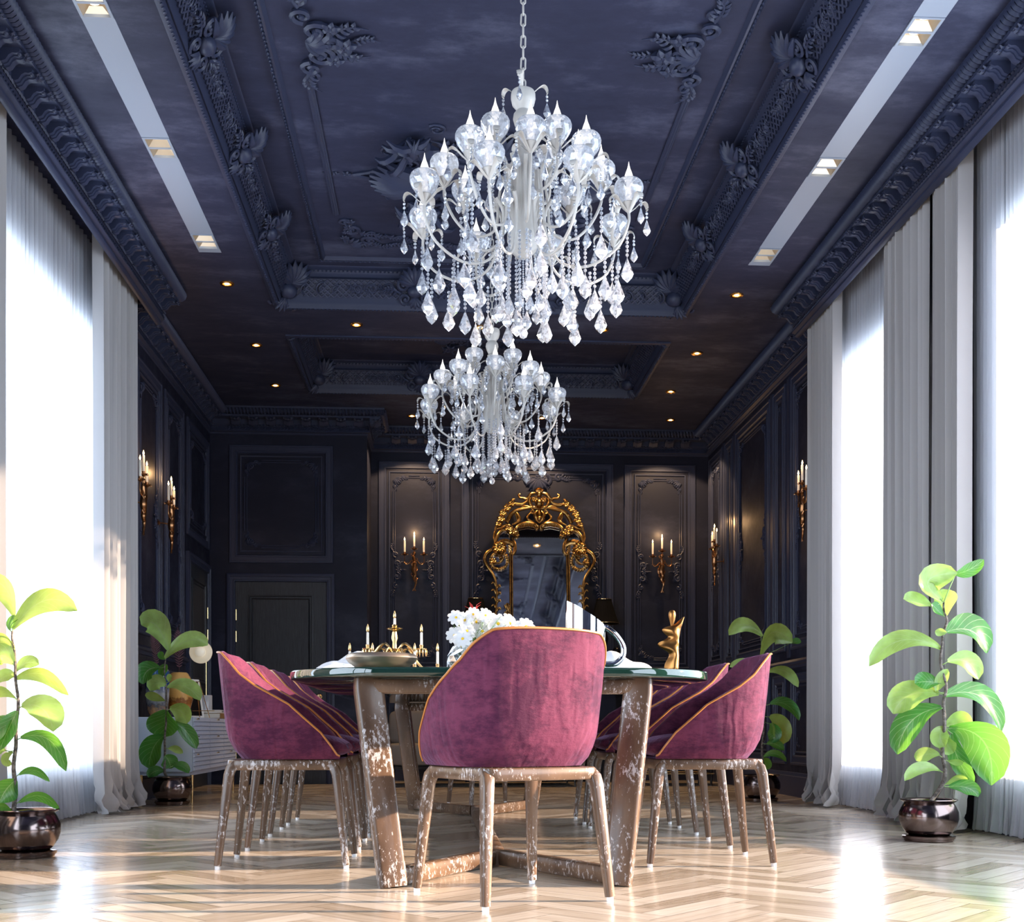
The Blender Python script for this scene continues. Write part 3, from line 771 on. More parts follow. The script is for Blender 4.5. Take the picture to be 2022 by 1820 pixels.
# ------------------------------------------------------------------ lights set in the ceiling
def twin_fixture():
    """square-framed pair of recessed spots, 0.24 long in y, 0.15 wide"""
    t = thing('twin_downlight', 'x', 'ceiling light')
    f = MB(); hw, hl = .074, .118
    f.box(-hw, -hw + .012, -hl, hl, -.006, .012); f.box(hw - .012, hw, -hl, hl, -.006, .012)
    for a, b in ((-hl, -hl + .012), (-.006, .006), (hl - .012, hl)): f.box(-hw + .012, hw - .012, a, b, -.006, .012)
    f.build('frame', STRIPM, t, smooth=False)
    for q in (-1, 1):
        r = MB(); c = q * .059; o = .056; i = .030; zt = .035
        A = [r.pt((sx * (hw - .012), c + sy * (.053), 0)) for sx, sy in ((-1, -1), (1, -1), (1, 1), (-1, 1))]
        B_ = [r.pt((sx * i, c + sy * i, zt)) for sx, sy in ((-1, -1), (1, -1), (1, 1), (-1, 1))]
        for k in range(4): r.face((A[k], A[(k + 1) % 4], B_[(k + 1) % 4], B_[k]))
        r.face(B_); rf = r.build('reflector', REFL, t, smooth=False)
        e = MB(); e.lathe([(0.0, zt - .010), (.018, zt - .009), (.026, zt - .004), (.027, zt - .001)], 16, (0, c - .006, 0), cap=False); e.build('lamp', SPOTW, rf)
    return t
REFL = mat('warm_reflector', (.62, .50, .36), .3, .7)
tw = twin_fixture(); first = True
words = ['nearest the camera', 'midway along', 'at the far end of']
for si, (a, b) in enumerate(SLOTS):
    for fi, fy in enumerate(FIXY):
        side = 'left' if si == 0 else 'right'
        place(tw, first, ((a + b) / 2, fy, H), 0, 'square twin downlight %s the %s pale ceiling strip' % (['nearest the camera on', 'midway along', 'at the far end of'][fi], side), 'twin downlights in the pale ceiling strips'); first = False
        for q in (-1, 1):
            l = bpy.data.lights.new('twin_lamp', 'SPOT'); l.energy = 14; l.color = (1, .78, .5); l.spot_size = radians(80); l.spot_blend = .6; l.shadow_soft_size = .02
            o = bpy.data.objects.new('twin_lamp', l); COL.objects.link(o); o.location = ((a + b) / 2, fy + q * .059, H + .05)
DL = [(-1.545, 8.81, 'left'), (-1.545, 10.20, 'left'), (-1.545, 11.38, 'left'), (2.215, 8.81, 'right'), (2.215, 10.19, 'right'), (2.215, 11.36, 'right'),
      (-.665, 9.64, 'mid'), (.328, 9.64, 'mid'), (1.32, 9.64, 'mid'), (-.285, 12.40, 'back'), (1.065, 12.40, 'back'), (2.415, 12.40, 'back')]
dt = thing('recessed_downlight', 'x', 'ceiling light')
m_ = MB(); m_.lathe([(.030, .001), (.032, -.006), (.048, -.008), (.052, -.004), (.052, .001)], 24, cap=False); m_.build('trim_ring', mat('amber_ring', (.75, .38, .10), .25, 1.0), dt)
m_ = MB(); m_.lathe([(.018, -.002), (.031, -.0035), (.032, 0)], 20, cap=False); m_.build('reflector', emis('painted_reflector_glow', (1.0, .36, .05), 2.2), dt)  # reflector is no source; lamp light caught on it is painted as amber emission
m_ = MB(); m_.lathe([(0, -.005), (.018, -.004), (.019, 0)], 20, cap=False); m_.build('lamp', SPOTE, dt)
ordn = ['nearest', 'middle', 'farthest']
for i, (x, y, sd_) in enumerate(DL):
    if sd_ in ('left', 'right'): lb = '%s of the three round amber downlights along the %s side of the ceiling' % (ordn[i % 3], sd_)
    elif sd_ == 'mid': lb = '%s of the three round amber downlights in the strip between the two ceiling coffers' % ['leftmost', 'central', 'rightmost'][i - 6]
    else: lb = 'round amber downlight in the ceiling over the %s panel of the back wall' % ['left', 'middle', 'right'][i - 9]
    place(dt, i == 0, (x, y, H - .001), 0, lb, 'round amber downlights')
    l = bpy.data.lights.new('downlight_lamp', 'SPOT'); l.energy = 100 if sd_ == 'back' else 5; l.color = (1, .64, .33); l.spot_size = radians(108 if sd_ == 'back' else 80); l.spot_blend = .12 if sd_ == 'back' else .35; l.shadow_soft_size = .03
    o = bpy.data.objects.new('downlight_lamp', l); COL.objects.link(o); o.location = (x, y, H - .02)
    if sd_ == 'back': o.rotation_euler = (radians(6), 0, 0)

# ------------------------------------------------------------------ curtains and sheers
def drape(y0, y1, xc, zt, amp, folds, seed, room, mat_, name, flare=.07, thick=True, zb=.012):
    """room=+1 when the room lies toward +x"""
    rnd = random.Random(seed); nu = folds * 10; L = y1 - y0
    ph = [rnd.uniform(-.5, .5) for _ in range(folds + 2)]; am = [rnd.uniform(.55, 1.1) for _ in range(folds + 2)]
    zs = [zb + (zt - zb) * t for t in (0, .006, .014, .024, .036, .052, .075, .11, .2, .4, .7, 1.0)]
    mb = MB()
    def fn(u, v):
        k = u * folds; i = int(min(k, folds - 1e-6)); f = k - i
        a = am[i] * (1 - f) + am[i + 1] * f; p = ph[i] * (1 - f) + ph[i + 1] * f
        j = int(round(v * (len(zs) - 1))); z = zs[j]; lo = max(0, 1 - (z - zb) / .32)
        x = xc + room * (amp * a * (sin(2 * pi * k + p * 2.2 + .25 * sin(z * .9 + i)) + (.35 * sin(4 * pi * k + 3 * p) if thick else 0)) + flare * lo ** 1.5 * (.55 + .45 * sin(5.1 * k + seed) * a))
        y = y0 + L * u + L / folds * .18 * p * sin(z * .7) + lo * .035 * sin(9.7 * k + seed) * (1 if thick else .4)
        if thick and lo > .2: x += room * .025 * lo * sin(17 * u * folds / 4 + 40 * z)
        if lo > .9: z += .010 * abs(sin(k * 4.3 + seed))
        pin = min(1, (zt - z) / .5); 
        return (x, y, z)
    mb.grid(fn, nu, len(zs) - 1)
    return mb.build(name, mat_, angle=60)
C = [(7.74, 8.70, XL + .155, 7, 3, 1, 'tall warm grey linen curtain on the left wall, in front of the dark panelling'),
     (4.65, 6.03, XL + .155, 8, 5, 1, 'grey linen curtain cut off by the left edge of the photo'),
     (8.24, 8.86, XR - .155, 7, 8, -1, 'narrow far curtain at the right, beside the dark panelled wall'),
     (6.68, 7.33, XR - .155, 7, 11, -1, 'grey curtain left of the narrow dark gap between the paired right curtains'),
     (6.21, 6.60, XR - .155, 7, 14, -1, 'grey curtain of the right-hand pair, nearer the camera behind the tall plant')]
for y0, y1, xc, nf, sd_, rm, lb in C:
    o = drape(y0, y1, xc, 3.74, .042, nf + 2, sd_, rm, CURT, 'curtain'); tag(o, lb, 'curtain', 'grey linen curtains')
S_ = [(5.9, 8.32, XL + .045, 34, 21, 1, 'white sheer curtain over the bright left window'), (7.2, 8.62, XR - .055, 30, 24, -1, 'white sheer curtain over the narrow far window on the right'),
      (5.45, 6.3, XR - .055, 18, 27, -1, 'white sheer curtain over the large window at the right edge')]
for y0, y1, xc, nf, sd_, rm, lb in S_:
    o = drape(y0, y1, xc, 3.735, .020, nf, sd_, rm, SHEER, 'sheer_curtain', .03, False); tag(o, lb, 'sheer curtain', 'white sheer curtains')

# ------------------------------------------------------------------ dining chairs
def chair_proto():
    t = thing('dining_chair', 'x', 'chair', group='velvet dining chairs round the table')
    prof_b = [(.434, .184), (.45, .201), (.49, .226), (.532, .245), (.681, .262), (.867, .281), (1.0, .295)]
    prof_w = [(.434, .228), (.46, .250), (.50, .264), (.55, .274), (.70, .288), (.867, .298), (1, .305)]
    rim = [(-.30, .868), (-.279, .867), (-.232, .857), (-.194, .816), (-.157, .769), (-.096, .722), (-.022, .681), (.033, .65), (.087, .60), (.155, .539), (.195, .484), (.222, .440)]
    def lin(T, x):
        if x <= T[0][0]: return T[0][1]
        for (a, b), (c, d) in zip(T, T[1:]):
            if x <= c: return b + (d - b) * (x - a) / (c - a)
        return T[-1][1]
    N = 56
    def plan(s, z, off=0):
        """s in [-1,1] from right arm front round the back to left arm front"""
        a, b = lin(prof_b, z) - off, lin(prof_w, z) - off; xf = .225
        arc = abs(s); sg = 1 if s > 0 else -1
        if arc > .60:
            f = (arc - .60) / .40; x = xf * f; return x, sg * b * (1 - .10 * f * f)
        g = arc / .60 * pi / 2; e = 2 / 2.7
        return -a * abs(cos(g)) ** e, sg * b * abs(sin(g)) ** e
    def top(s):
        x, _ = plan(s, .72); return lin(rim, x)
    mb = MB(); nv = 9; rows = []
    for i in range(N + 1):
        s = -1 + 2 * i / N; h = max(top(s), .446); col = []
        for j in range(nv + 1):
            v = j / nv; z = .434 + (h - .434) * v ** 1.15; x, y = plan(s, z); col.append(mb.pt((x, y, z)))
        zt = h + .006; x, y = plan(s, h, .014); col.append(mb.pt((x, y, zt)))
        x, y = plan(s, h, .030); col.append(mb.pt((x, y, h - .004)))
        for v in (.8, .5, .25, 0):
            z = .45 + (h - .45) * v; x, y = plan(s, z, .042); col.append(mb.pt((x, y, z)))
        rows.append(col)
    for a, b in zip(rows, rows[1:]):
        for k in range(len(a) - 1): mb.face((a[k], b[k], b[k + 1], a[k + 1]))
    mb.face(rows[0]); mb.face(rows[-1][::-1])
    # closing base
    base = [r[0] for r in rows]; mb.face(base)
    mb.build('shell', VELVET, t, angle=50)
    p = MB(); pts = []
    for i in range(N * 2 + 1):
        s = -1 + i / N; h = max(top(s), .446); x, y = plan(s, h, -.001); pts.append((x, y, h + .001))
    p.tube(pts, .0042, 6); p.build('piping', PIPING, t)
    c = MB()   # seat cushion with a rounded front
    def cf(u, v):
        a = 2 * pi * u; ca, sa = cos(a), sin(a); e = .5
        hx, hy = (math.copysign(abs(ca) ** e, ca), math.copysign(abs(sa) ** e, sa))
        g = pi * (v - .5); r = abs(cos(g)) ** .45; z = sin(g)
        return (.025 + hx * .232 * r, hy * .212 * r, .476 + z * .040 + (.022 * (1 - (hx * r) ** 2) if z > 0 else 0))
    c.grid(cf, 40, 12, wrapu=True); cu = c.build('seat_cushion', VELVET, t, angle=70)
    s_ = MB()
    for q in (-1, 1):
        s_.tube([(.259, q * .188, .475), (.250, q * .192, .492), (.258, q * .176, .496)], .0022, 5); s_.tube([(.261, q * .20, .462), (.262, q * .16, .460)], .002, 5)
    s_.build('stitching', mat('dark_thread', (.03, .015, .05), .7), cu)
    f = MB(); r = .035; z = .411
    def arc(cx, cy, a0): return [(cx + r * cos(a0 + i * pi / 8), cy + r * sin(a0 + i * pi / 8), z) for i in range(5)]
    X, Yy = .205, .195
    pts = arc(X - r, Yy - r, 0) + arc(-X + r, Yy - r, pi / 2) + arc(-X + r, -Yy + r, pi) + arc(X - r, -Yy + r, 1.5 * pi)
    f.tube(pts, [(.021, .019)] * len(pts), 12, closed=True, up=(0, 0, 1), sq='r'); f.build('seat_frame', WOOD, t, angle=50)
    for sx in (-1, 1):
        for sy in (-1, 1):
            l = MB(); foot = Vector((sx * .252, sy * .226, .014)); kn = Vector((sx * .212, sy * .200, .372))
            path = [foot, foot + (kn - foot) * .5, kn, Vector((sx * .205, sy * .196, .395)), Vector((sx * .190, sy * .190, .410)), Vector((sx * .160, sy * .187, .413))]
            l.tube(path, [.0135, .0165, .0195, .0205, .020, .017], 12, sq='r', up=(0, 1, 0)); lg = l.build('leg', WOOD, t, angle=50)
            g = MB(); g.lathe([(.011, -.014), (.011, 0)], 12, (foot.x, foot.y, foot.z)); g.build('foot_glide', WHITEP, lg)
    return t
CH = chair_proto()
place(CH, True, (.235, 3.95, 0), radians(115.4), 'plum velvet chair at the head of the table, its sunlit back turned to the camera')
od = ['nearest', 'second', 'third', 'farthest']
for i, y in enumerate((5.0, 5.735, 6.465, 7.2)): place(CH, False, (-.622, y, 0), 0, '%s plum velvet armchair in the row left of the table' % od[i])
for i, y in enumerate((4.98, 5.705, 6.43, 7.16)): place(CH, False, (1.095, y, 0), pi, '%s plum velvet armchair in the row right of the table' % od[i])
place(CH, False, (.36, 8.74, 0), radians(-72), 'plum velvet chair at the far end of the table, only its legs in view')

# ------------------------------------------------------------------ dining table
TX, TY, THW, THL = .232, 6.24, .795, 2.07
T = thing('dining_table', 'long dining table with dark green glass top and distressed walnut trestle base', 'table', (TX, TY, 0))
tp = MB()
def tplan(o, n=16):
    out = []; r = .34
    for (cx_, cy_, a0) in ((1, 1, 0), (-1, 1, pi / 2), (-1, -1, pi), (1, -1, 1.5 * pi)):
        for k in range(n + 1):
            a = a0 + pi / 2 * k / n; x = cx_ * (THW - r) + (r - o) * cos(a); y = cy_ * (THL - .06 - r) + (r - o) * sin(a)
            out.append((x, y + cy_ * .06 * (1 - (x / THW) ** 2)))
        if a0 == 0 or a0 == pi:   # slightly bowed end
            for k in range(1, 16):
                x = cx_ * (THW - r) * (1 - 2 * k / 16); out.append((x, cy_ * (THL - .06 - o + .06 * (1 - (x / THW) ** 2))))
    return out
rings = []
for o, z in ((.010, .736), (.002, .739), (0, .743), (0, .764), (.002, .768), (.006, .770)): rings.append([tp.pt((x, y, z)) for x, y in tplan(o)])
tp.face(rings[0][::-1]); tp.face(rings[-1])
for a, b in zip(rings, rings[1:]):
    for k in range(len(a)): tp.face((a[k], a[(k + 1) % len(a)], b[(k + 1) % len(a)], b[k]))
tp.build('glass_top', GREENG, T, angle=30)
YE = 2.05     # table-leg feet from the centre
for q in (-1, 1):
    for sx in (-1, 1):
        l = MB(); ft = Vector((sx * .395, q * YE, 0.0)); tpv = Vector((sx * .487, q * (YE - .10), .712))
        path = [ft + Vector((0, 0, .001)), ft + (tpv - ft) * .02, ft + (tpv - ft) * .5, ft + (tpv - ft) * .96, tpv, tpv + Vector((sx * .002, 0, .025))]
        l.tube(path, [(.030, .048), (.032, .050), (.032, .050), (.032, .052), (.032, .050), (.028, .046)], 20, sq='r', up=(sx * .30, -1 * q, 0)); l.build('leg', WOOD, T, angle=50)
        b = MB(); a0 = Vector((sx * .385, q * (YE - .02), .035)); b.tube([a0, a0 * .5 + Vector((sx * .03, q * (YE - .66), .035)) * .5, (sx * .015, q * (YE - .66), .035)], [(.032, .030)] * 3, 12, sq='r', up=(0, 0, 1)); b.build('foot_brace', WOOD, T, angle=50)
    b = MB(); b.tube([(-.47, q * (YE - .10), .708), (-.42, q * (YE - .10), .706), (.42, q * (YE - .10), .706), (.47, q * (YE - .10), .708)], [(.027, .028)] * 4, 12, sq='r', up=(0, 0, 1)); b.build('top_rail', WOOD, T, angle=50)
b = MB(); b.tube([(0, -YE + .62, .036), (0, 0, .036), (0, YE - .62, .036)], [(.033, .034)] * 3, 12, sq='r', up=(0, 0, 1)); b.build('stretcher', WOOD, T, angle=50)
ZT = .7702

# ------------------------------------------------------------------ chandeliers
def chandelier():
    """local origin on the axis at height 0 = world z 0"""
    t = thing('chandelier', 'x', 'chandelier')
    c = MB()
    c.lathe([(0, 2.527), (.030, 2.532), (.055, 2.560), (.068, 2.600), (.066, 2.640), (.058, 2.680), (.060, 2.74), (.066, 2.80), (.066, 2.86), (.055, 2.91), (.038, 2.95), (.030, 2.97), (.028, 3.03), (.032, 3.05), (.024, 3.06),
             (.036, 3.085), (.043, 3.11), (.040, 3.13), (.028, 3.145), (.030, 3.150), (.046, 3.170), (.052, 3.195), (.051, 3.215), (.047, 3.225), (0, 3.225)], 32)
    for k in range(10):
        a = 2 * pi * k / 10; c.tube([((r_) * cos(a), (r_) * sin(a), z) for r_, z in ((.050, 2.66), (.060, 2.72), (.066, 2.80), (.062, 2.88), (.044, 2.935))], [.004, .011, .013, .011, .004], 6)
    col = c.build('column', CREAM, t)
    ch = MB(); z = 3.225; k = 0
    while z < 4.03:
        a = k % 2; w_, h_ = .0095, .026
        pts = [((w_ * cos(g)) * (1 - a), (w_ * cos(g)) * a, z + .026 + (h_ - w_) * (1 if sin(g) > 0 else -1) + w_ * sin(g)) for g in [i * pi / 6 + .01 for i in range(12)]]
        ch.tube(pts, .0036, 6, closed=True); z += .046; k += 1
    ch.lathe([(.0, 4.0), (.05, 4.03), (.055, 4.065), (0, 4.066)], 20)
    ch.build('chain', CREAM, t)
    bead = MB()
    def beads_(mb, x, y, z0, n, r=.0062, step=.0155):
        for i in range(n): mb.blob((x, y, z0 - i * step), (r, r, r * 1.05), 6, 4)
        mb.tube([(x, y, z0 + .006), (x, y, z0 - n * step)], .0011, 4)
    def drop(mb, x, y, z, L, rot=0.0):
        """faceted kite shaped crystal hanging from z"""
        W = L * .27; n = 8; lv = [(0.0015, 0), (W * .62, -.38 * L), (W, -.66 * L), (W * .72, -.82 * L), (.0005, -L)]; R = []
        for r_, dz in lv: R.append([mb.pt((x + r_ * cos(2 * pi * i / n + rot) * 1.0, y + r_ * sin(2 * pi * i / n + rot) * .75, z + dz)) for i in range(n)])
        for a_, b_ in zip(R, R[1:]):
            for i in range(n): mb.face((a_[i], a_[(i + 1) % n], b_[(i + 1) % n], b_[i]))
    # shared meshes
    cup = MB(); n = 14; lv = [(.022, -.046), (.038, -.028), (.052, -.008), (.060, .012), (.0605, .028), (.055, .042), (.047, .050)]; R = []
    for j, (r_, z) in enumerate(lv): R.append([cup.pt((r_ * cos(2 * pi * (i + .5 * (j % 2)) / n), r_ * sin(2 * pi * (i + .5 * (j % 2)) / n), z)) for i in range(n)])
    for j, (a_, b_) in enumerate(zip(R, R[1:])):
        for i in range(n):
            if j % 2 == 0: cup.face((a_[i], a_[(i + 1) % n], b_[i])); cup.face((a_[(i + 1) % n], b_[(i + 1) % n], b_[i]))
            else: cup.face((a_[i], b_[(i + 1) % n], b_[i])); cup.face((a_[i], a_[(i + 1) % n], b_[(i + 1) % n]))
    cupo = cup.build('crystal_cup', CRYC, None, smooth=False)
    bl = MB(); bl.lathe([(.009, -.03), (.009, .040), (.0155, .046), (.0175, .060), (.0165, .072), (.012, .086), (.0065, .100), (.003, .114), (.0008, .128), (0, .130)], 16, cap=False); blo = bl.build('flame_bulb', BULB)
    cone = MB(); cone.lathe([(0, -.088), (.006, -.082), (.016, -.062), (.028, -.042), (.027, -.038), (0, -.038)], 16)
    cono = cone.build('cup_holder', CREAM)
    hk = MB(); pr = [(0.004, -.078), (.03, -.056), (.052, -.034), (.070, -.024), (.084, -.030), (.090, -.046), (.088, -.056)]
    pts = smooth([(x, 0, z) for x, z in pr], 3); rr = [(.0022, .004 + .010 * sin(pi * min(1, .1 + i / (len(pts) - 1) * .8)) * (1 if i > 6 else .6)) for i in range(len(pts))]
    hk.tube(pts, rr, 8, up=(0, 0, 1)); hko = hk.build('leaf_hook', CREAM)
    pd = MB(); beads_(pd, .088, 0, -.066, 2); drop(pd, .088, 0, -.093, .066); pdo = pd.build('crystal_pendant', CRYS, None, smooth=False)
    used = [False]
    def inst(o, parent, loc, rz):
        c_ = o.copy(); COL.objects.link(c_); c_.parent = parent; c_.location = loc; c_.rotation_euler = (0, 0, rz); return c_
    rings = [(8, .45, 2.740, pi / 8 + .03, .17, 2.60), (8, .33, 2.890, .02, .16, 2.70), (4, .18, 3.000, pi / 4 + .03, .12, 2.86)]
    for ri, (nn_, R_, zc, a0, dip, zin) in enumerate(rings):
        for k in range(nn_):
            a = a0 + 2 * pi * k / nn_ - pi / 2; ca, sa = cos(a), sin(a)
            zb = zc - .078
            prf = [(R_, zb), (R_ - .003, zb - .05), (R_ - .05, zb - .14), (R_ * .62, zb - .20), (R_ * .36, zb - .17), (.105, zb - .06), (.095, zb + .04), (.125, zb + .095)] if ri < 2 else \
                  [(R_, zb), (R_ - .002, zb - .07), (R_ - .04, zb - .12), (.085, zb - .135), (.055, zb - .10), (.06, zb - .03), (.075, zb + .02)]
            am = MB(); pts = smooth([(r_ * ca, r_ * sa, z) for r_, z in prf], 5); am.tube(pts, [.0058] * (len(pts) - 6) + [.0065, .007, .0078, .0085, .0085, .008], 8); arm = am.build('arm', CREAM, t)
            P = (R_ * ca, R_ * sa, zc)
            inst(cupo, arm, P, a * 1.3); inst(cono, arm, P, 0); inst(blo, arm, P, 0)
            for h_ in range(4):
                g = a + pi / 4 + h_ * pi / 2; inst(hko, arm, P, g); inst(pdo, t, P, g)
    for k in range(3):
        g = k * 2.1 + .3; inst(hko, t, (.02 * cos(g), .02 * sin(g), 3.29), g); inst(pdo, t, (.02 * cos(g), .02 * sin(g), 3.29), g)
    # long bead strands
    rnd = random.Random(5); spec = []
    for k in range(16): spec.append((.40, pi / 8 * k + .1, 2.47, 4 + k % 3, .105))
    for k in range(14): spec.append((.30, 2 * pi * k / 14 + .25, 2.50, 6 + k % 3, .102))
    for k in range(12): spec.append((.21, 2 * pi * k / 12, 2.56, 9 + (k * 2) % 4, .092))
    for k in range(14): spec.append((.10, 2 * pi * k / 14, 2.60, 14 + k % 2, .082))
    for k in range(8): spec.append((.27, 2 * pi * k / 8 + .5, 2.72, 5 + k % 3, .075))
    for k in range(8): spec.append((.15, 2 * pi * k / 8 + .2, 2.88, 6 + k % 2, .07))
    for k in range(10): spec.append((.435, 2 * pi * k / 10 + .4, 2.60, 6, .10))
    for (R_, a, z, nb_, L) in spec:
        m_ = MB(); x, y = R_ * cos(a), R_ * sin(a); beads_(m_, x, y, z, nb_, .0070, .0175); m_.build('bead_strand', CRYS, t, smooth=False)
        d_ = MB(); drop(d_, x, y, z - nb_ * .0175 + .003, L, a); d_.build('crystal_drop', CRYS, t, smooth=False)
    m_ = MB(); x = 0; beads_(m_, 0, 0, 2.53, 30, .0042, .0098); m_.build('bead_strand', CRYS, t, smooth=False)
    m_ = MB(); m_.blob((0, 0, 2.213), (.020, .020, .024), 7, 4); m_.build('crystal_ball', CRYS, t, smooth=False)
    for o in (cupo, blo, cono, hko, pdo): bpy.data.objects.remove(o)
    return t
CD = chandelier()
CHX = .35
place(CD, True, (CHX, 5.0, 0), 0, 'large white crystal chandelier nearest the camera, hanging over the near table end', 'white crystal chandeliers')
place(CD, False, (CHX, 7.98, 0), 0, 'farther white crystal chandelier, seen just below the large one', 'white crystal chandeliers')
for y in (5.0, 7.98):
    for (x_, z_) in ((0, 3.03), (-.3, 2.9), (.3, 2.9)):
        l = bpy.data.lights.new('bulb_glow', 'POINT'); l.energy = .8; l.color = (1, .95, .9); l.shadow_soft_size = .06
        o = bpy.data.objects.new('bulb_glow', l); COL.objects.link(o); o.location = (CHX + x_, y, z_ + .09)

# ------------------------------------------------------------------ wall sconces
def sconce():
    """local: wall at y=0, fixture toward -y, z from 0 (bottom tip) to .66"""
    t = thing('wall_sconce', 'x', 'sconce')
    b = MB(); Yc = -.11
    b.tube(smooth([(.0, Yc, .02), (.012, Yc, .06), (.018, Yc, .10), (-.004, Yc, .14), (.010, Yc, .18), (-.006, Yc, .23), (.004, Yc, .29), (-.004, Yc, .35), (-.014, Yc, .385)], 4), [.006, .007, .009, .010, .011, .010, .012, .013, .014, .015, .016, .018, .02, .021, .022, .021, .020, .022, .024, .026, .027, .027, .026, .025, .024, .022, .020, .019, .018, .017, .015, .012, .008], 8)
    for a in (-.9, -.3, .3, .9): petal(b, 0, 0, 0, 0.001, .001); b.tube([(0, Yc, .03), (.018 * sin(a), Yc, .008), (.026 * sin(a), Yc, -.002)], [.006, .005, .002], 5)
    for k, (z, q) in enumerate(((.10, 1), (.15, -1), (.20, 1), (.26, -1), (.31, 1), (.36, -1))):
        b.tube([(0, Yc, z), (q * .025, Yc - .01, z + .012), (q * .034, Yc, z + .034), (q * .022, Yc, z + .045)], [.007, .006, .005, .002], 5)
    b.tube([(.026 * cos(a), Yc - .016 - .004 * sin(a), .285 + .02 * sin(a)) for a in [i * pi / 6 for i in range(8)]], .005, 5)
    b.blob((0, Yc, .40), (.018, .018, .026), 8, 6)
    b.tube([(0, Yc, .24), (0, -.03, .25), (0, -.002, .25)], .006, 6); b.lathe([(.0, 0), (.034, .002), (.028, .010), (.012, .016), (0, .017)], 16, (0, 0, 0)) if False else None
    pm = MB(); pm.M = Matrix.Translation((0, -.001, .25)) @ Matrix.Rotation(pi / 2, 4, 'X'); pm.lathe([(.032, 0), (.034, .005), (.026, .010), (.012, .016), (0, .017)], 18, sq=1.3); pm.build('backplate', DBRONZE, t)
    b.build('stem', DBRONZE, t)
    for x, z in ((0, .445), (-.103, .385), (.103, .385)):
        a = MB()
        if x == 0: a.tube([(0, Yc, .37), (0, Yc, .44)], .0045, 6)
        else:
            q = 1 if x > 0 else -1
            a.tube(smooth([(0, Yc, .30), (q * .03, Yc, .325), (q * .055, Yc - .005, .295), (q * .085, Yc - .005, .285), (q * .104, Yc, .315), (q * .103, Yc, .385)], 4), [.009, .009, .008, .008, .008, .007, .007, .007, .007, .007, .007, .006, .006, .006, .0055, .005, .005, .0045, .0045, .0045, .0045], 7)
            for g in (-1, 1): a.tube([(q * .092, Yc, .288), (q * (.092 + g * .012), Yc, .305), (q * (.092 + g * .026), Yc, .300)], [.005, .004, .0015], 5)
        arm = a.build('arm', DBRONZE, t)
        d = MB(); d.lathe([(.004, z - .01), (.012, z), (.026, z + .006), (.030, z + .014), (.016, z + .008), (.010, z + .018), (.013, z + .032), (.010, z + .034)], 12, (x, Yc, 0))
        for k in range(6): g = k * pi / 3; d.tube([(x + .022 * cos(g), Yc + .022 * sin(g), z + .007), (x + .034 * cos(g), Yc + .034 * sin(g), z + .004), (x + .038 * cos(g), Yc + .038 * sin(g), z + .014)], [.005, .005, .002], 5)
        d.build('drip_pan', DBRONZE, arm)
        c = MB(); c.lathe([(.0105, z + .03), (.0105, z + .152), (.008, z + .156), (0, z + .157)], 14, (x, Yc, 0)); c.build('candle', CANDLE, arm)
        f = MB(); f.lathe([(.001, z + .157), (.006, z + .164), (.0065, z + .172), (.003, z + .184), (0, z + .194)], 10, (x, Yc, 0), cap=False); f.build('flame', FLAME, arm)
    return t
SN = sconce()
SP = [((-.272, YB, 2.045), 0, 'bronze three-candle wall sconce on the back wall, left of the mirror'), ((2.418, YB, 2.045), 0, 'bronze three-candle wall sconce on the back wall, right of the mirror'),
      ((XL, 10.06, 2.015), pi / 2, 'bronze candle sconce on the left wall, farther from the curtain'), ((XL, 9.13, 2.015), pi / 2, 'bronze candle sconce on the left wall, half hidden by the curtain edge'),
      ((XR, 12.22, 2.045), -pi / 2, 'bronze candle sconce on the right wall, near the back corner'), ((XR, 9.22, 2.03), -pi / 2, 'bronze candle sconce on the right wall, beside the far right curtain')]
for i, (p, r_, lb) in enumerate(SP):
    place(SN, i == 0, p, r_, lb, 'bronze candle sconces')
    n_ = Matrix.Rotation(r_, 3, 'Z') @ Vector((0, -.13, .64)); l = bpy.data.lights.new('candle_light', 'POINT'); l.energy = 3.2; l.color = (1, .58, .26); l.shadow_soft_size = .012
    o = bpy.data.objects.new('candle_light', l); COL.objects.link(o); o.location = Vector(p) + n_ + Vector((0, 0, .02))

# ------------------------------------------------------------------ mantel, mirror, lamps, sofa at the far wall
t = thing('fireplace_mantel', 'dark panelled mantelpiece under the gold mirror on the back wall', 'mantelpiece', (1.07, YB, 0))
m_ = MB(); m_.box(-.80, -.52, -.38, -.03, 0, 1.24); m_.box(.52, .80, -.38, -.03, 0, 1.24); m_.box(-.52, .52, -.38, -.03, .98, 1.24); m_.box(-.52, .52, -.06, -.03, 0, .98); m_.build('surround', NAVYD, t, smooth=False)
m_ = MB(); m_.sweep([(-.80, -.03), (-.80, -.38), (.80, -.38), (.80, -.03)], [(0, 1.20), (.02, 1.215), (.03, 1.25), (.055, 1.27), (.06, 1.30), (.06, 1.335), (-.2, 1.335)], left=False); m_.build('cornice', NAVYT, t)
m_ = MB(); m_.box(-.86, .86, -.46, -.03, 1.30, 1.34); m_.build('shelf', NAVYD, t, smooth=False)
ZM = 1.3405
MY = YB - .22
def mz(x, y): # photo crop coordinates of the mirror (left half) -> local metres on its own plane, z above the shelf
    px, py = 940 + x / 5.688, 940 + y / 5.688
    k = (MY * cos(TH) + 1.07 * sin(TH)) / 2360
    return (700 - x) / 5.688 * k, CAMH + (1441 - py) * k - ZM
t = thing('gilded_mirror', 'tall ornate gold framed mirror with arched floral crest on the back wall', 'mirror', (1.07, YB - .33, ZM + .024)); t.rotation_euler = (radians(-6.5), 0, 0)
fr = MB(); cr = MB()
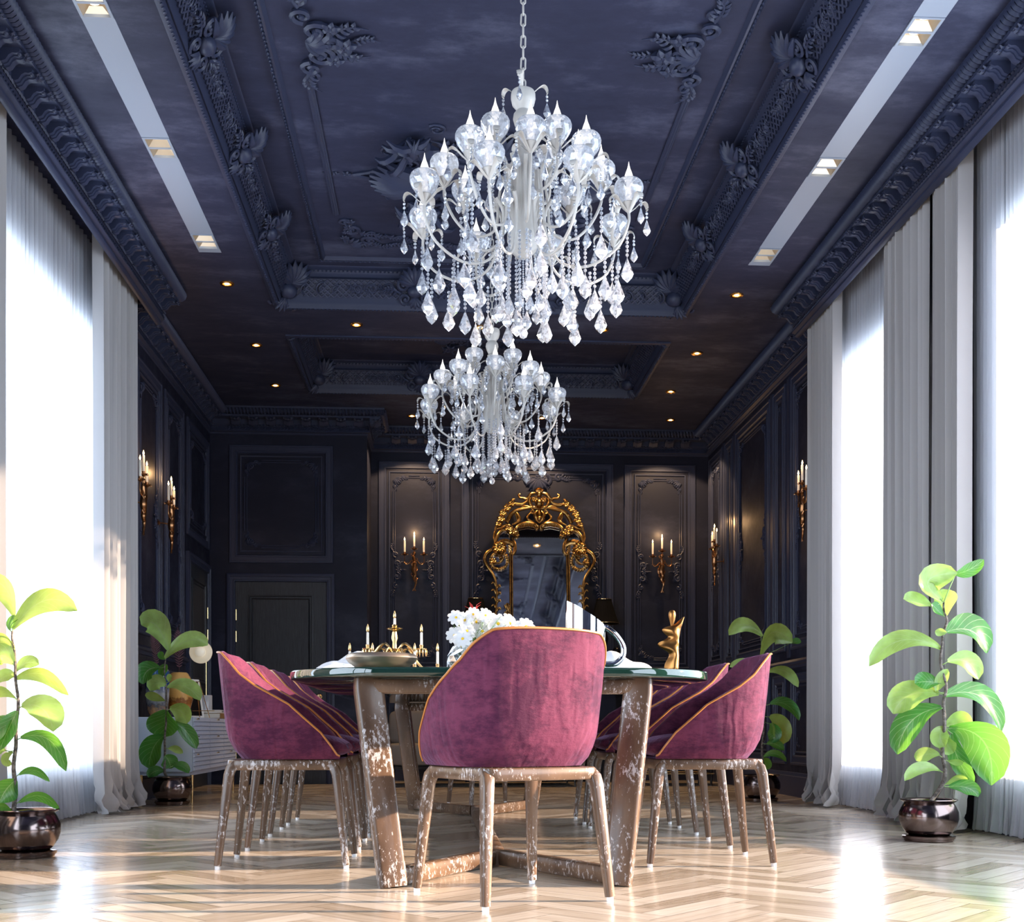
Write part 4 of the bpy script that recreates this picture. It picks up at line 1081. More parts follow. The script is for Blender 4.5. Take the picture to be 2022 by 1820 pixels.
def G(mb, pts, r, n=7, w=-.02):
    for q in (-1, 1):
        P = smooth([(q * mz(*p)[0], w, mz(*p)[1]) for p in pts], 4)
        rr = r if hasattr(r, '__len__') else [r, r]
        R = []
        for i in range(len(P)):
            f = i / (len(P) - 1) * (len(rr) - 1); a = int(min(f, len(rr) - 2)); R.append(rr[a] + (rr[a + 1] - rr[a]) * (f - a))
        mb.tube(P, R, n)
def GM(mb, fn, p, w=-.03):
    for q in (-1, 1):
        x, z = mz(*p); mb.M = Matrix.Translation((q * x, w, z)) @ frame3((0, 0, 0), (1, 0, 0), (0, 0, 1)) @ Matrix.Diagonal((-q if q < 0 else -1, 1, 1, 1)) if False else Matrix.Translation((q * x, w, z)) @ frame3((0, 0, 0), (1, 0, 0), (0, 0, 1)) @ Matrix.Diagonal((q, 1, 1, 1)); fn(mb); mb.M = None
G(fr, [(368, 890), (368, 1200), (368, 1600), (368, 2010)], .010); G(fr, [(392, 890), (392, 1200), (392, 1600), (392, 2010)], .008)
G(fr, [(165, 850), (110, 890), (82, 960), (108, 1035), (165, 1120), (200, 1195), (214, 1300), (214, 1450), (206, 1570), (206, 1750), (230, 2000)], [.018, .022, .018, .018, .016, .014, .013, .013, .014, .016, .020])
for i, y in enumerate((1230, 1310, 1395, 1485, 1580, 1680, 1780)):
    for sx, dy in ((-1, 0), (1, 30)):
        x0 = 210; pts = [(x0, y + dy + 60), (x0 + sx * 12, y + dy + 20), (x0 + sx * 34, y + dy - 5), (x0 + sx * 54, y + dy + 12)]
        G(fr, pts, [.006, .012, .011, .005], 6)
for y in (1480, 1560, 1700, 1800): G(fr, [(350, y + 90), (330, y + 20), (305, y), (322, y + 45)], [.007, .013, .010, .004], 6); G(fr, [(350, y + 90), (352, y + 10), (335, y - 18), (318, y - 5)], [.006, .010, .008, .003], 6)
G(fr, [(335, 540), (360, 480), (410, 415), (480, 385), (560, 370), (640, 355), (700, 350)], [.022, .024, .022, .018, .016, .014])
G(fr, [(205, 640), (225, 560), (262, 480), (310, 400), (370, 335), (430, 320), (500, 325), (560, 290), (590, 230)], [.016, .018, .018, .018, .018, .016, .018, .014, .010])
for p, r_ in (((270, 505), .052), ((290, 437), .050), ((338, 375), .050), ((392, 325), .046), ((240, 560), .040), ((400, 650), .054), ((350, 610), .045), ((445, 680), .032), ((650, 275), .045), ((180, 985), .040)):
    GM(fr, lambda mb, r_=r_: rosette(mb, 0, 0, r_, 6, 0, .3), p, -.035)
for p, r_ in (((250, 840), .082),): GM(fr, lambda mb, r_=r_: rosette(mb, 0, 0, r_, 12, 0, 0), p, -.04)
G(fr, [(665, 190), (610, 205), (565, 260), (520, 252), (480, 245), (470, 212), (492, 205)], [.014, .022, .018, .014, .014, .012, .008])
G(fr, [(565, 290), (520, 325), (450, 330), (410, 300), (400, 268), (425, 265)], [.012, .016, .016, .014, .012, .008])
G(fr, [(600, 250), (590, 300), (620, 350), (660, 370), (700, 378)], [.016, .022, .016, .012])
G(fr, [(640, 380), (600, 415), (640, 430), (635, 395), (600, 360), (540, 345), (480, 370)], [.008, .012, .010, .012, .014, .012, .006])
G(fr, [(600, 425), (572, 460), (575, 500), (625, 535), (672, 560), (688, 590), (668, 610), (655, 590)], [.009, .014, .016, .016, .014, .012, .010, .006])
G(fr, [(665, 590), (640, 558), (570, 545), (500, 560), (450, 590), (440, 630), (465, 640)], [.014, .026, .030, .028, .020, .014, .008])
for i in range(9): x = 480 + i * 20; G(fr, [(x, 545 + abs(i - 5) * 4), (x - 4, 585 + abs(i - 5) * 4)], [.010, .010], 5, -.04)
G(fr, [(395, 560), (440, 540), (480, 500), (455, 440), (428, 405), (440, 460), (455, 520)], [.008, .014, .020, .018, .008, .010, .006])
G(fr, [(195, 610), (250, 600), (300, 575), (350, 570), (400, 590)], [.008, .020, .016, .018, .010])
G(fr, [(330, 620), (275, 635), (235, 680), (215, 740), (195, 800), (180, 830)], [.014, .020, .020, .018, .018, .014])
G(fr, [(200, 640), (192, 700), (205, 770), (185, 840)], [.012, .016, .014, .014])
G(fr, [(395, 710), (420, 780), (425, 850), (405, 895), (375, 890), (380, 872), (395, 878)], [.012, .018, .018, .014, .012, .010, .007])
for i in range(10):
    a = i / 9; x, y = 260 + 130 * a, 745 - 20 * sin(pi * a) + 20 * a; G(fr, [(x, y - 12), (x + 10, y + 20), (x + 8, y + 45)], [.006, .011, .005], 5)
for i in range(6): x, y = 345 + 10 * (i % 2), 800 + i * 14; G(fr, [(x, y), (x + 22, y + 8), (x + 38, y + 26)], [.005, .010, .004], 5)
R_ = 100
for i in range(22):
    a = 2 * pi * i / 22 + .1; cx_, cy_ = 245, 975
    G(fr, [(cx_ + R_ * .78 * cos(a), cy_ + R_ * .78 * sin(a)), (cx_ + R_ * cos(a + .1), cy_ + R_ * sin(a + .1)), (cx_ + R_ * 1.14 * cos(a + .05), cy_ + R_ * 1.14 * sin(a + .05))], [.009, .014, .007], 5)
G(fr, [(245 + R_ * .95 * cos(a), 975 + R_ * .95 * sin(a)) for a in [.1 + i * 2 * pi / 16 for i in range(17)]], .012)
G(fr, [(200, 1000), (235, 1000), (260, 985), (285, 955), (270, 935), (245, 950)], [.008, .010, .014, .018, .014, .008])
fr.M = None
for (x, y, r_) in ((700, 320, .048), (700, 215, .030), (700, 495, .026)): px_, z_ = mz(x, y); fr.blob((px_, -.05, z_), (r_, r_ * .9, r_ * 1.1), 12, 8)
x_, z_ = mz(700, 200); fr.M = Matrix.Translation((x_, -.03, z_)) @ frame3((0, 0, 0), (1, 0, 0), (0, 0, 1)); shell(fr, 0, 0, pi / 2, .075, 9, 1.7); fr.M = None
x_, z_ = mz(700, 395)
for q in (-1, 0, 1): fr.tube([(q * .012, -.03, z_ + .01), (q * .05, -.05, z_ - .05), (q * .03, -.04, z_ - .11), (0, -.03, z_ - .14)], [.010, .024, .016, .006], 7)
fr.build('carved_frame', GOLD, t, angle=60)
g_ = MB(); lz = [(395, 2015), (395, 800), (420, 700), (450, 630), (520, 580), (640, 590), (700, 600)]
poly = [(mz(*p)[0] * -1, mz(*p)[1]) for p in lz] + [(mz(*p)[0], mz(*p)[1]) for p in lz[::-1][1:]]
A = [g_.pt((x, .0, z)) for x, z in poly]; g_.face(A); 
B_ = [g_.pt((x, .012, z)) for x, z in poly]; g_.face(B_[::-1])
for k in range(len(A)): g_.face((A[k], B_[k], B_[(k + 1) % len(A)], A[(k + 1) % len(A)]))
for q in (-1, 1):
    sp = [(368, 2010), (368, 620), (300, 640), (230, 700), (200, 850), (130, 980), (200, 1195), (214, 1300), (208, 1570), (206, 1750), (230, 2010)]
    A = [g_.pt((q * mz(*p)[0], .002, mz(*p)[1])) for p in sp]; g_.face(A)
    B_ = [g_.pt((q * mz(*p)[0], .010, mz(*p)[1])) for p in sp]; g_.face(B_[::-1])
g_.build('mirror_glass', MIRG, t, smooth=False)
bk = MB(); bk.prism([(-.4, .014), (.4, .014), (.4, .03), (-.4, .03)], 0.0, 1.2); bk.build('backing_board', BLACK, t, smooth=False)

def shade_lamp():
    t = thing('table_lamp', 'x', 'lamp')
    m_ = MB(); m_.lathe([(.07, 0), (.07, .015), (.02, .03), (.015, .08), (.035, .13), (.05, .19), (.035, .25), (.012, .29), (.010, .40)], 24); m_.build('base', BLACK, t)
    m_ = MB()
    def fn(u, v): a = 2 * pi * u; r = (.165 - .085 * v ** .8) * (1 + .012 * cos(36 * a)); return (r * cos(a), r * sin(a), .355 + .255 * v)
    m_.grid(fn, 144, 6, wrapu=True); m_.build('lamp_shade', mat('pleated_black_silk', (.004, .004, .005), .9, Specular_IOR_Level=.1), t)
    for r, z in ((.166, .355), (.081, .612)): m_ = MB(); m_.tube([(r * cos(a), r * sin(a), z) for a in [i * pi / 20 for i in range(40)]], .006, 6, closed=True); m_.build('rim', BRASS, t)
    return t
SL = shade_lamp()
place(SL, True, (.385, YB - .22, ZM), 0, 'black pleated table lamp on the mantel, left of the gold mirror', 'black shaded lamps on the mantel')
place(SL, False, (1.765, YB - .22, ZM), 0, 'black pleated table lamp on the mantel, right of the gold mirror', 'black shaded lamps on the mantel')
m_ = MB(); m_.lathe([(.034, 0), (.037, .01), (.037, .075), (.030, .09), (.018, .096), (.016, .11), (0, .112)], 20); o = m_.build('lidded_jar', BLACK); o.location = (1.90, YB - .22, ZM)
tag(o, 'small black lidded jar on the mantel, seen through the steel pitcher handle', 'jar')

t = thing('sofa', 'low taupe sofa on thin dark legs against the back wall, behind the table', 'sofa', (.42, 11.95, 0))
def rbox(mb, x0, x1, y0, y1, z0, z1, e=.35, n=28, m=10):
    cx, cy, cz = (x0 + x1) / 2, (y0 + y1) / 2, (z0 + z1) / 2; hx, hy, hz = (x1 - x0) / 2, (y1 - y0) / 2, (z1 - z0) / 2
    sg = lambda v, p: math.copysign(abs(v) ** p, v)
    def fn(u, v):
        a = 2 * pi * u; b = pi * (v - .5); r = sg(cos(b), e)
        return (cx + hx * sg(cos(a), e) * r, cy + hy * sg(sin(a), e) * r, cz + hz * sg(sin(b), e))
    mb.grid(fn, n, m, wrapu=True)
m_ = MB(); m_.box(-.95, .95, -.42, .42, .17, .20); m_.build('frame', BLACK, t, smooth=False)
for q in (-1, 1): m_ = MB(); rbox(m_, q * .50 - .45, q * .50 + .45, -.42, .28, .20, .42, .22); m_.build('seat_cushion', TAUPE, t, angle=70)
for q in (-1, 1):
    m_ = MB(); m_.M = Matrix.Translation((q * .50, .30, .56)) @ Matrix.Rotation(radians(-12), 4, 'X'); rbox(m_, -.44, .44, -.08, .08, -.17, .19, .3); m_.M = None; m_.build('back_cushion', TAUPE, t, angle=70)
m_ = MB(); rbox(m_, -.99, .99, .36, .44, .20, .66, .2); m_.build('back_panel', BLACK, t, angle=60)
for x in (-.90, .90):
    for y in (-.38, .38): m_ = MB(); m_.tube([(x * .98, y, .17), (x, y, 0)], [.014, .008], 8); m_.build('leg', BLACK, t)
t = thing('armchair', 'black armchair with thin gold rail behind the right row of chairs', 'armchair', (2.32, 11.95, 0))
m_ = MB(); rbox(m_, -.33, .33, -.30, .30, .20, .40, .3); m_.build('seat', BLACK, t); m_ = MB(); rbox(m_, -.35, .35, .22, .34, .22, .78, .3); m_.build('backrest', BLACK, t)
for q in (-1, 1): m_ = MB(); rbox(m_, q * .36 - .05, q * .36 + .05, -.30, .32, .22, .58, .3); m_.build('armrest', BLACK, t)
m_ = MB()
m_.tube([(-.38, -.30, .12), (.38, -.30, .12), (.38, .30, .12), (-.38, .30, .12)], .008, 6, closed=True); m_.build('rail', BRASS, t)
for x in (-.36, .36):
    for y in (-.28, .28): m_ = MB(); m_.tube([(x, y, .22), (x, y, 0)], .012, 8); m_.build('leg', BLACK, t)

# ------------------------------------------------------------------ sideboard and what stands on it
SX0, SX1, SY0, SY1_ = XL + .05, -1.84, 9.14, 11.0
t = thing('sideboard', 'pale blue sideboard with wavy brick-pattern front on brass legs, left wall', 'sideboard', (SX0, SY0, 0))
W_, L_ = SX1 - SX0, SY1_ - SY0
m_ = MB(); m_.box(0, W_ - .02, 0, L_, .235, .648); m_.build('body', CAB, t, smooth=False)
m_ = MB(); m_.box(.02, W_ - .04, .03, L_ - .03, .205, .235); m_.build('plinth', CAB, t, smooth=False)
rows = 12; rh = (.645 - .24) / rows
for dcol in range(3):
    for dr in range(3):
        y0_, y1_ = dcol * L_ / 3 + .004, (dcol + 1) * L_ / 3 - .004; d_ = MB()
        for r_ in range(4):
            zr = .24 + (dr * 4 + r_) * rh; nbk = 5; off = .5 if r_ % 2 else 0
            edges = [y0_] + [y0_ + (k + off) * (y1_ - y0_) / nbk for k in range(1 if not off else 0, nbk)] + [y1_]
            for a, b in zip(edges, edges[1:]):
                if b - a < .003: continue
                z0_, z1_ = zr + .001, zr + rh - .001; i = [d_.pt(p) for p in ((W_ - .018, a, z0_), (W_ - .018, b - .001, z0_), (W_ + .000, a, z0_ + rh * .15), (W_ + .000, b - .001, z0_ + rh * .15), (W_ - .012, a, z1_), (W_ - .012, b - .001, z1_), (W_ - .018, a, z1_), (W_ - .018, b - .001, z1_))]
                for q in ((0, 1, 3, 2), (2, 3, 5, 4), (4, 5, 7, 6), (0, 2, 4, 6), (1, 7, 5, 3)): d_.face([i[k] for k in q])
        dw = d_.build('drawer', CAB, t, smooth=False)
        k_ = MB(); yc = (y0_ + y1_) / 2 if dcol else y0_ + .10; k_.tube([(W_ + .004, yc - .03, .24 + (dr + 1) * 4 * rh - .010), (W_ + .004, yc + .03, .24 + (dr + 1) * 4 * rh - .010)], .005, 6); k_.build('pull', BRASS, dw)
for x in (.03, W_ - .03):
    for y in (.03, L_ - .03): m_ = MB(); m_.tube([(x, y, .21), (x, y, .0)], [.014, .008], 10); m_.build('leg', BRASS, t)
ZC = .6485
def speck(name, cols, cscale, stops):
    m = mat(name, cols[0], .18, Coat_Weight=.5)
    tc = nd(m, 'ShaderNodeTexCoord'); sp = nd(m, 'ShaderNodeSeparateXYZ'); lk(m, tc.outputs['Object'], sp.inputs[0])
    n = noise(m, cscale, 8, .8); ad = nd(m, 'ShaderNodeMath', operation='MULTIPLY_ADD'); ad.inputs[1].default_value = 2.2; lk(m, sp.outputs['Z'], ad.inputs[0])
    k = nd(m, 'ShaderNodeMath', operation='MULTIPLY'); k.inputs[1].default_value = .45; lk(m, n.outputs['Fac'], k.inputs[0]); lk(m, k.outputs[0], ad.inputs[2])
    r = ramp(m, ad.outputs[0], stops); lk(m, r.outputs[0], bsdf(m).inputs['Base Color']); return m
OV = speck('amber_reactive_glaze', [(.7, .3, .05)], 30, [(.18, (.02, .04, .12)), (.32, (.30, .30, .34)), (.40, (.60, .24, .04)), (.52, (.22, .07, .02)), (.58, (.70, .36, .10)), (.9, (.72, .42, .14))])
BV = speck('blue_reactive_glaze', [(.1, .1, .3)], 34, [(.20, (.36, .15, .05)), (.30, (.55, .27, .10)), (.42, (.10, .10, .13)), (.60, (.42, .42, .46)), (.75, (.02, .05, .16)), (.95, (.02, .08, .22))])
def vase(name, mt, prof, loc, lb):
    m_ = MB(); m_.lathe(prof, 32, cap=False); o = m_.build(name, mt); o.location = loc; tag(o, lb, 'vase'); return o
vase('ceramic_vase', OV, [(0, 0), (.055, 0), (.085, .07), (.108, .16), (.112, .22), (.098, .29), (.068, .345), (.056, .355), (.050, .35), (.05, .28), (0, .26)], (-2.05, 9.58, ZC), 'large amber glazed ceramic vase with blue foot on the sideboard')
vase('ceramic_vase', BV, [(0, 0), (.05, 0), (.078, .06), (.086, .14), (.090, .22), (.095, .30), (.09, .35), (.065, .385), (.05, .39), (.045, .38), (.05, .3), (0, .28)], (-2.165, 9.34, ZC), 'dark blue and copper glazed vase on the sideboard, behind the potted plant')
PLUM = mat('dusky_plum_frond', (.10, .035, .05), .6)
def frond(base, tip, wdt, lb, seed):
    m_ = MB(); b, t_ = Vector(base), Vector(tip); mid = (b + t_) / 2 + Vector((0, .01, .02)); P = bez(b, mid, t_, 22); m_.tube(P, [.0022] * 23, 5)
    for i in range(5, 23):
        f = (i - 5) / 17; L = wdt * sin(pi * min(1, .12 + f * .95)) ** .7
        for q in (-1, 1):
            d = Vector((q * .75, .15 * q, .75 if f > .2 else .5)) * L; m_.tube([P[i], P[i] + d * .5, P[i] + d], [(.0012, .004), (.0012, .005), (.0005, .001)], 4, up=(0, 1, 0))
    o = m_.build('dried_frond', PLUM); tag(o, lb, 'dried frond', 'plum fronds in the sideboard vases')
frond((-2.05, 9.58, ZC + .30), (-2.065, 9.58, 1.36), .060, 'tall dusky plum frond standing in the amber vase', 1)
frond((-2.165, 9.34, ZC + .33), (-2.20, 9.34, 1.33), .050, 'dusky plum frond standing in the blue vase', 2)
t = thing('picture_frame', 'small white and gold picture frame leaning on the sideboard', 'picture frame', (-2.02, 10.08, ZC), radians(60))
m_ = MB(); m_.M = Matrix.Rotation(radians(-10), 4, 'X')
for a in ((-.10, -.08, 0, .33), (.08, .10, 0, .33), (-.08, .08, 0, .02), (-.08, .08, .31, .33)): m_.box(a[0], a[1], 0, .014, a[2] + .002, a[3])
m_.build('frame', WHITEM, t, smooth=False); m_ = MB(); m_.M = Matrix.Rotation(radians(-10), 4, 'X'); m_.box(-.08, .08, .004, .010, .02, .31); m_.build('picture', BLACK, t, smooth=False)
t = thing('wire_easel', 'slim brass wire easel beside the picture frame on the sideboard', 'easel', (-1.95, 9.98, ZC + .0))
m_ = MB()
for a, b in (((-.02, 0, 0), (-.06, .03, .30)), ((.06, 0, 0), (-.03, .03, .30)), ((-.08, -.01, .06), (.10, -.01, .06)), ((-.06, .03, .30), (-.03, .03, .30)), ((-.045, .12, 0), (-.045, .03, .30))): m_.tube([a, b], .003, 6)
m_.build('wire', BRASS, t)
def book(w_, d_, h_, loc, mt, lb, rz=0, text=None):
    t = thing('book', lb, 'book', loc, rz, 'books stacked on the sideboard')
    m_ = MB(); m_.box(0, w_, 0, d_, 0, .004); m_.box(0, w_, 0, d_, h_ - .004, h_); m_.box(w_ - .004, w_, 0, d_, .004, h_ - .004); m_.build('cover', mt, t, smooth=False)
    m_ = MB(); m_.box(.004, w_ - .004, .004, d_ - .004, .004, h_ - .004); m_.build('pages', mat('page_paper', (.75, .72, .65), .8), t, smooth=False)
    if text:
        cu = bpy.data.curves.new('spine_text', 'FONT'); cu.body = text; cu.size = h_ * .95; cu.extrude = .0004; cu.align_x = 'CENTER'; cu.align_y = 'CENTER'; cu.space_character = 1.5
        tmp = bpy.data.objects.new('tmp_text', cu); COL.objects.link(tmp); bpy.context.view_layer.update(); me_ = bpy.data.meshes.new_from_object(tmp.evaluated_get(bpy.context.evaluated_depsgraph_get())); bpy.data.objects.remove(tmp)
        o = bpy.data.objects.new('spine_lettering', me_); COL.objects.link(o); me_.materials.clear(); me_.materials.append(BLACK); o.parent = t; o.location = (w_ + .0006, d_ * .5, h_ / 2); o.rotation_euler = (pi / 2, 0, pi / 2)
KR = mat('kraft_brown', (.30, .17, .07), .5)
book(.27, .42, .045, (-2.12, 10.24, ZC), KR, 'thick brown book at the bottom of the sideboard stack')
book(.26, .40, .026, (-2.115, 10.25, ZC + .046), WHITEM, 'white book with black spine lettering, topmost on the sideboard stack', 0, 'HADID  HADID')
t = thing('globe_table_lamp', 'opal disc table lamp on a slim brass stem and grey marble drum base', 'lamp', (-2.02, 10.45, ZC + .073))
m_ = MB(); m_.lathe([(.062, 0), (.062, .125), (.060, .128), (0, .128)], 28); m_.build('marble_base', mat('pale_grey_marble', (.50, .51, .54), .2), t)
m_ = MB(); m_.tube([(0.01, 0, .12), (0.01, 0, .42)], .005, 8); m_.build('stem', BRASS, t)
OP = mat('opal_glass', (.78, .70, .55), .35, Emission_Color=(1, .85, .6), Emission_Strength=.25)
m_ = MB(); m_.M = Matrix.Translation((-.035, 0, .50)) @ Matrix.Rotation(pi / 2, 4, 'X'); m_.lathe([(0, -.012), (.09, -.012), (.098, -.006), (.098, .006), (.09, .012), (0, .012)], 40, cap=False); m_.build('disc_shade', OP, t)
m_ = MB(); m_.blob((-.035, -.03, .50), (.045, .035, .045), 20, 12); m_.build('globe', mat('warm_opal', (.9, .84, .72), .3, Emission_Color=(1, .9, .7), Emission_Strength=.3), t)

# ------------------------------------------------------------------ fiddle-leaf plants in bronze pots
def r_px(px, py, Y):
    a = (px - 1011) / 2360; b = (1441 - py) / 2360
    dx, dy = sin(TH) + a * cos(TH), cos(TH) - a * sin(TH); k = Y / dy
    return Vector((dx * k, Y, CAMH + b * k))
def plant(cx, cy, leaves, stem, lb, scale, off, sc, seed):
    """leaves: (base, tip, mid, width) in crop pixels; off/sc give photo pixels"""
    rnd = random.Random(seed)
    def W(p): return r_px(off[0] + p[0] / sc, off[1] + p[1] / sc, cy) - Vector((cx, cy, 0))
    mper = (cy * cos(TH) + cx * sin(TH)) / 2360 / sc
    t = thing('potted_fiddle_leaf_fig', lb, 'potted plant', (cx, cy, 0), 0, 'fiddle leaf figs in bronze pots')
    m_ = MB(); m_.lathe([(0, .012), (.09, .012), (.125, .014), (.128, .026), (.120, .030), (.09, .03), (.085, .022), (0, .022)], 40, cap=False)
    m_.lathe([(.11, 0), (.118, .004), (.12, .012)], 40, cap=False); m_.build('saucer', POTM, t)
    m_ = MB(); m_.lathe([(0, .031), (.098, .031), (.112, .044), (.132, .075), (.143, .11), (.141, .145), (.126, .178), (.118, .190), (.128, .196), (.138, .204), (.136, .208), (.122, .204), (.112, .19), (.11, .17)], 48, cap=False); m_.build('pot', POTM, t, angle=60)
    m_ = MB(); m_.lathe([(.112, .176), (.06, .184), (0, .186)], 24, cap=False); m_.build('soil', SOIL, t)
    P = [W(p) for p in stem]; base = Vector((0, 0, .17)); S = smooth([base] + P, 5)
    for i, p in enumerate(S): p.y += .012 * sin(i * .9)
    m_ = MB(); m_.tube(S, [.011 - .0065 * i / (len(S) - 1) for i in range(len(S))], 8); m_.build('stem', BARK, t)
    for i, (b, tp, md, wd, kind) in enumerate(leaves):
        b_, t_, m3 = W(b), W(tp), W(md); L2 = (t_ - b_).length; dep = rnd.uniform(-.35, .35) * L2
        near = min(S, key=lambda p: (Vector((p.x, 0, p.z)) - Vector((b_.x, 0, b_.z))).length)
        t_ = t_ + Vector((0, dep, 0)); m3 = m3 + Vector((0, dep * .5, 0)); ctrl = m3 * 2 - (b_ + t_) * .5
        # petiole to the stem
        N = 12; hw = wd * mper * .5; lf = MB(); uvs = []; cur_ = bez(b_, ctrl, t_, N); grid_ = []
        ti = radians(rnd.uniform(15, 42)) * (1 if rnd.random() < .5 else -1)
        for j, p in enumerate(cur_):
            tt = j / N; tan = (cur_[min(j + 1, N)] - cur_[max(j - 1, 0)]).normalized()
            ip = Vector((0, 1, 0)).cross(tan);
            if ip.length < 1e-4: ip = Vector((1, 0, 0))
            ip.normalize(); dp = tan.cross(ip).normalized(); wv = ip * cos(ti) + dp * sin(ti); nr = tan.cross(wv)
            prof_ = (sin(pi * min(1, tt * .93 + .035) ** 1.12) ** .62) * (.62 + .38 * sin(pi * min(1, tt) * .55 + .35)) if tt < 1 else 0.04
            hwj = hw * 1.08 * prof_ / max(.35, cos(ti)); row = []
            for k in range(7):
                s_ = (k - 3) / 3; und = .06 * hw * sin(9 * tt + 3 * s_) * abs(s_)
                row.append(lf.pt(p + wv * (hwj * s_) + nr * (-.28 * hwj * s_ * s_ + und)))
            grid_.append(row)
        for j in range(N):
            for k in range(6):
                lf.face((grid_[j][k], grid_[j][k + 1], grid_[j + 1][k + 1], grid_[j + 1][k]))
                uvs += [(j / N, (k - 3) / 3), (j / N, (k - 2) / 3), ((j + 1) / N, (k - 2) / 3), ((j + 1) / N, (k - 3) / 3)]
        nf = len(lf.f)
        lf.tube([near, (near + b_) / 2 + Vector((0, 0, -.004)), b_ + (cur_[1] - b_) * .4], .0026, 5)
        for f in lf.f[nf:]: uvs += [(.5, .0)] * len(f)
        o = lf.build('leaf', LEAFD if kind == 'd' else LEAFL, t, angle=180)
        uvl = o.data.uv_layers.new(name='UVMap')
        if len(uvl.data) == len(uvs): uvl.data.foreach_set('uv', [c for u in uvs for c in u])
    return t
PR = [((1310, 300), (1380, 150), (1225, 190), 150, 'l'), ((1380, 150), (1525, 75), (1450, 130), 75, 'd'), ((1330, 385), (1370, 235), (1340, 300), 95, 'l'), ((1250, 330), (1078, 295), (1160, 300), 80, 'l'), ((1315, 385), (1240, 320), (1270, 345), 60, 'd'),
      ((1335, 475), (1600, 590), (1500, 470), 175, 'd'), ((1310, 575), (930, 665), (1095, 520), 105, 'l'), ((1335, 480), (1272, 470), (1300, 475), 40, 'l'), ((1340, 640), (1540, 740), (1465, 645), 120, 'l'), ((1290, 765), (1162, 765), (1220, 755), 95, 'd'), ((1275, 810), (1340, 685), (1300, 750), 60, 'l'),
      ((1290, 825), (1060, 935), (1140, 830), 140, 'l'), ((1315, 835), (1700, 1045), (1560, 840), 130, 'd'), ((1305, 900), (1090, 1165), (1150, 980), 130, 'd'), ((1320, 1005), (1470, 1015), (1395, 965), 100, 'l'), ((1345, 1015), (1560, 1335), (1530, 1090), 190, 'd'), ((1330, 1010), (1310, 1120), (1290, 1060), 85, 'l'),
      ((1340, 1060), (1375, 1155), (1340, 1110), 80, 'l'), ((1295, 1165), (1180, 1200), (1225, 1165), 75, 'l'), ((1295, 1255), (1080, 1310), (1180, 1240), 62, 'l'), ((1340, 1200), (1425, 1215), (1385, 1205), 34, 'l'), ((1330, 1330), (1450, 1320), (1390, 1300), 60, 'l'), ((1345, 1345), (1490, 1400), (1440, 1350), 85, 'd'), ((1370, 1040), (1500, 1330), (1400, 1180), 90, 'd')]
plant(2.425, 5.80, PR, [(1318, 1300), (1315, 1100), (1322, 900), (1325, 760), (1300, 600), (1322, 480), (1330, 385), (1312, 310)], 'tall fiddle leaf fig in a dark bronze pot, right foreground by the curtains', 1, (1400, 1080), 2.844, 4)
PFL = [((975, 535), (822, 395), (900, 390), 135, 'l'), ((955, 585), (1192, 505), (1085, 480), 95, 'l'), ((955, 590), (925, 545), (935, 570), 40, 'd'), ((925, 640), (825, 735), (850, 660), 110, 'd'), ((940, 700), (965, 620), (945, 660), 55, 'd'), ((955, 745), (875, 775), (915, 730), 95, 'l'), ((970, 755), (1160, 830), (1075, 750), 80, 'l'), ((955, 830), (835, 800), (895, 805), 50, 'l'), ((980, 720), (1000, 690), (985, 700), 40, 'l'),
       ((962, 885), (955, 1040), (955, 960), 195, 'd'), ((985, 875), (1085, 965), (1060, 900), 115, 'l'), ((1000, 960), (1130, 1110), (1075, 1010), 75, 'd'), ((950, 1035), (850, 1225), (880, 1110), 135, 'd'), ((975, 1110), (1060, 1135), (1020, 1110), 42, 'l'), ((955, 1150), (985, 1225), (975, 1180), 90, 'd'), ((1000, 1210), (1100, 1250), (1055, 1210), 50, 'd'), ((950, 1240), (865, 1275), (900, 1240), 62, 'd')]
plant(-1.965, 8.94, PFL, [(958, 1250), (955, 1100), (962, 950), (965, 800), (955, 680), (958, 585)], 'fiddle leaf fig in a dark bronze pot beside the sideboard, at the left', 1, (0, 1100), 2.935, 9)
PNL = [((85, 345), (-70, 120), (40, 190), 130, 'l'), ((72, 415), (480, 320), (280, 255), 125, 'l'), ((60, 425), (110, 360), (70, 380), 60, 'd'), ((85, 530), (-40, 500), (20, 480), 85, 'l'), ((78, 620), (-30, 640), (10, 570), 130, 'l'), ((95, 660), (215, 620), (150, 610), 75, 'l'), ((85, 690), (-10, 730), (40, 690), 80, 'l'), ((88, 705), (405, 800), (260, 680), 85, 'l'), ((90, 815), (-40, 790), (25, 775), 60, 'l'), ((125, 860), (330, 1010), (260, 880), 135, 'l'),
       ((100, 890), (20, 1120), (60, 1000), 140, 'd'), ((70, 930), (-40, 1110), (0, 1000), 130, 'd'), ((120, 1045), (370, 1240), (280, 1060), 100, 'd'), ((75, 1130), (65, 1200), (35, 1170), 60, 'l'), ((110, 1260), (285, 1300), (200, 1235), 50, 'd'), ((95, 1290), (15, 1420), (45, 1345), 115, 'd'), ((110, 1420), (325, 1470), (225, 1385), 62, 'd'), ((75, 1480), (-30, 1460), (20, 1440), 50, 'd'), ((30, 1120), (-30, 1150), (0, 1120), 50, 'l')]
plant(-1.79, 5.30, PNL, [(90, 1480), (85, 1300), (85, 1120), (100, 950), (98, 750), (82, 560), (72, 430)], 'fiddle leaf fig in a bronze pot, cut by the left edge of the photo', 1, (0, 1100), 2.935, 12)
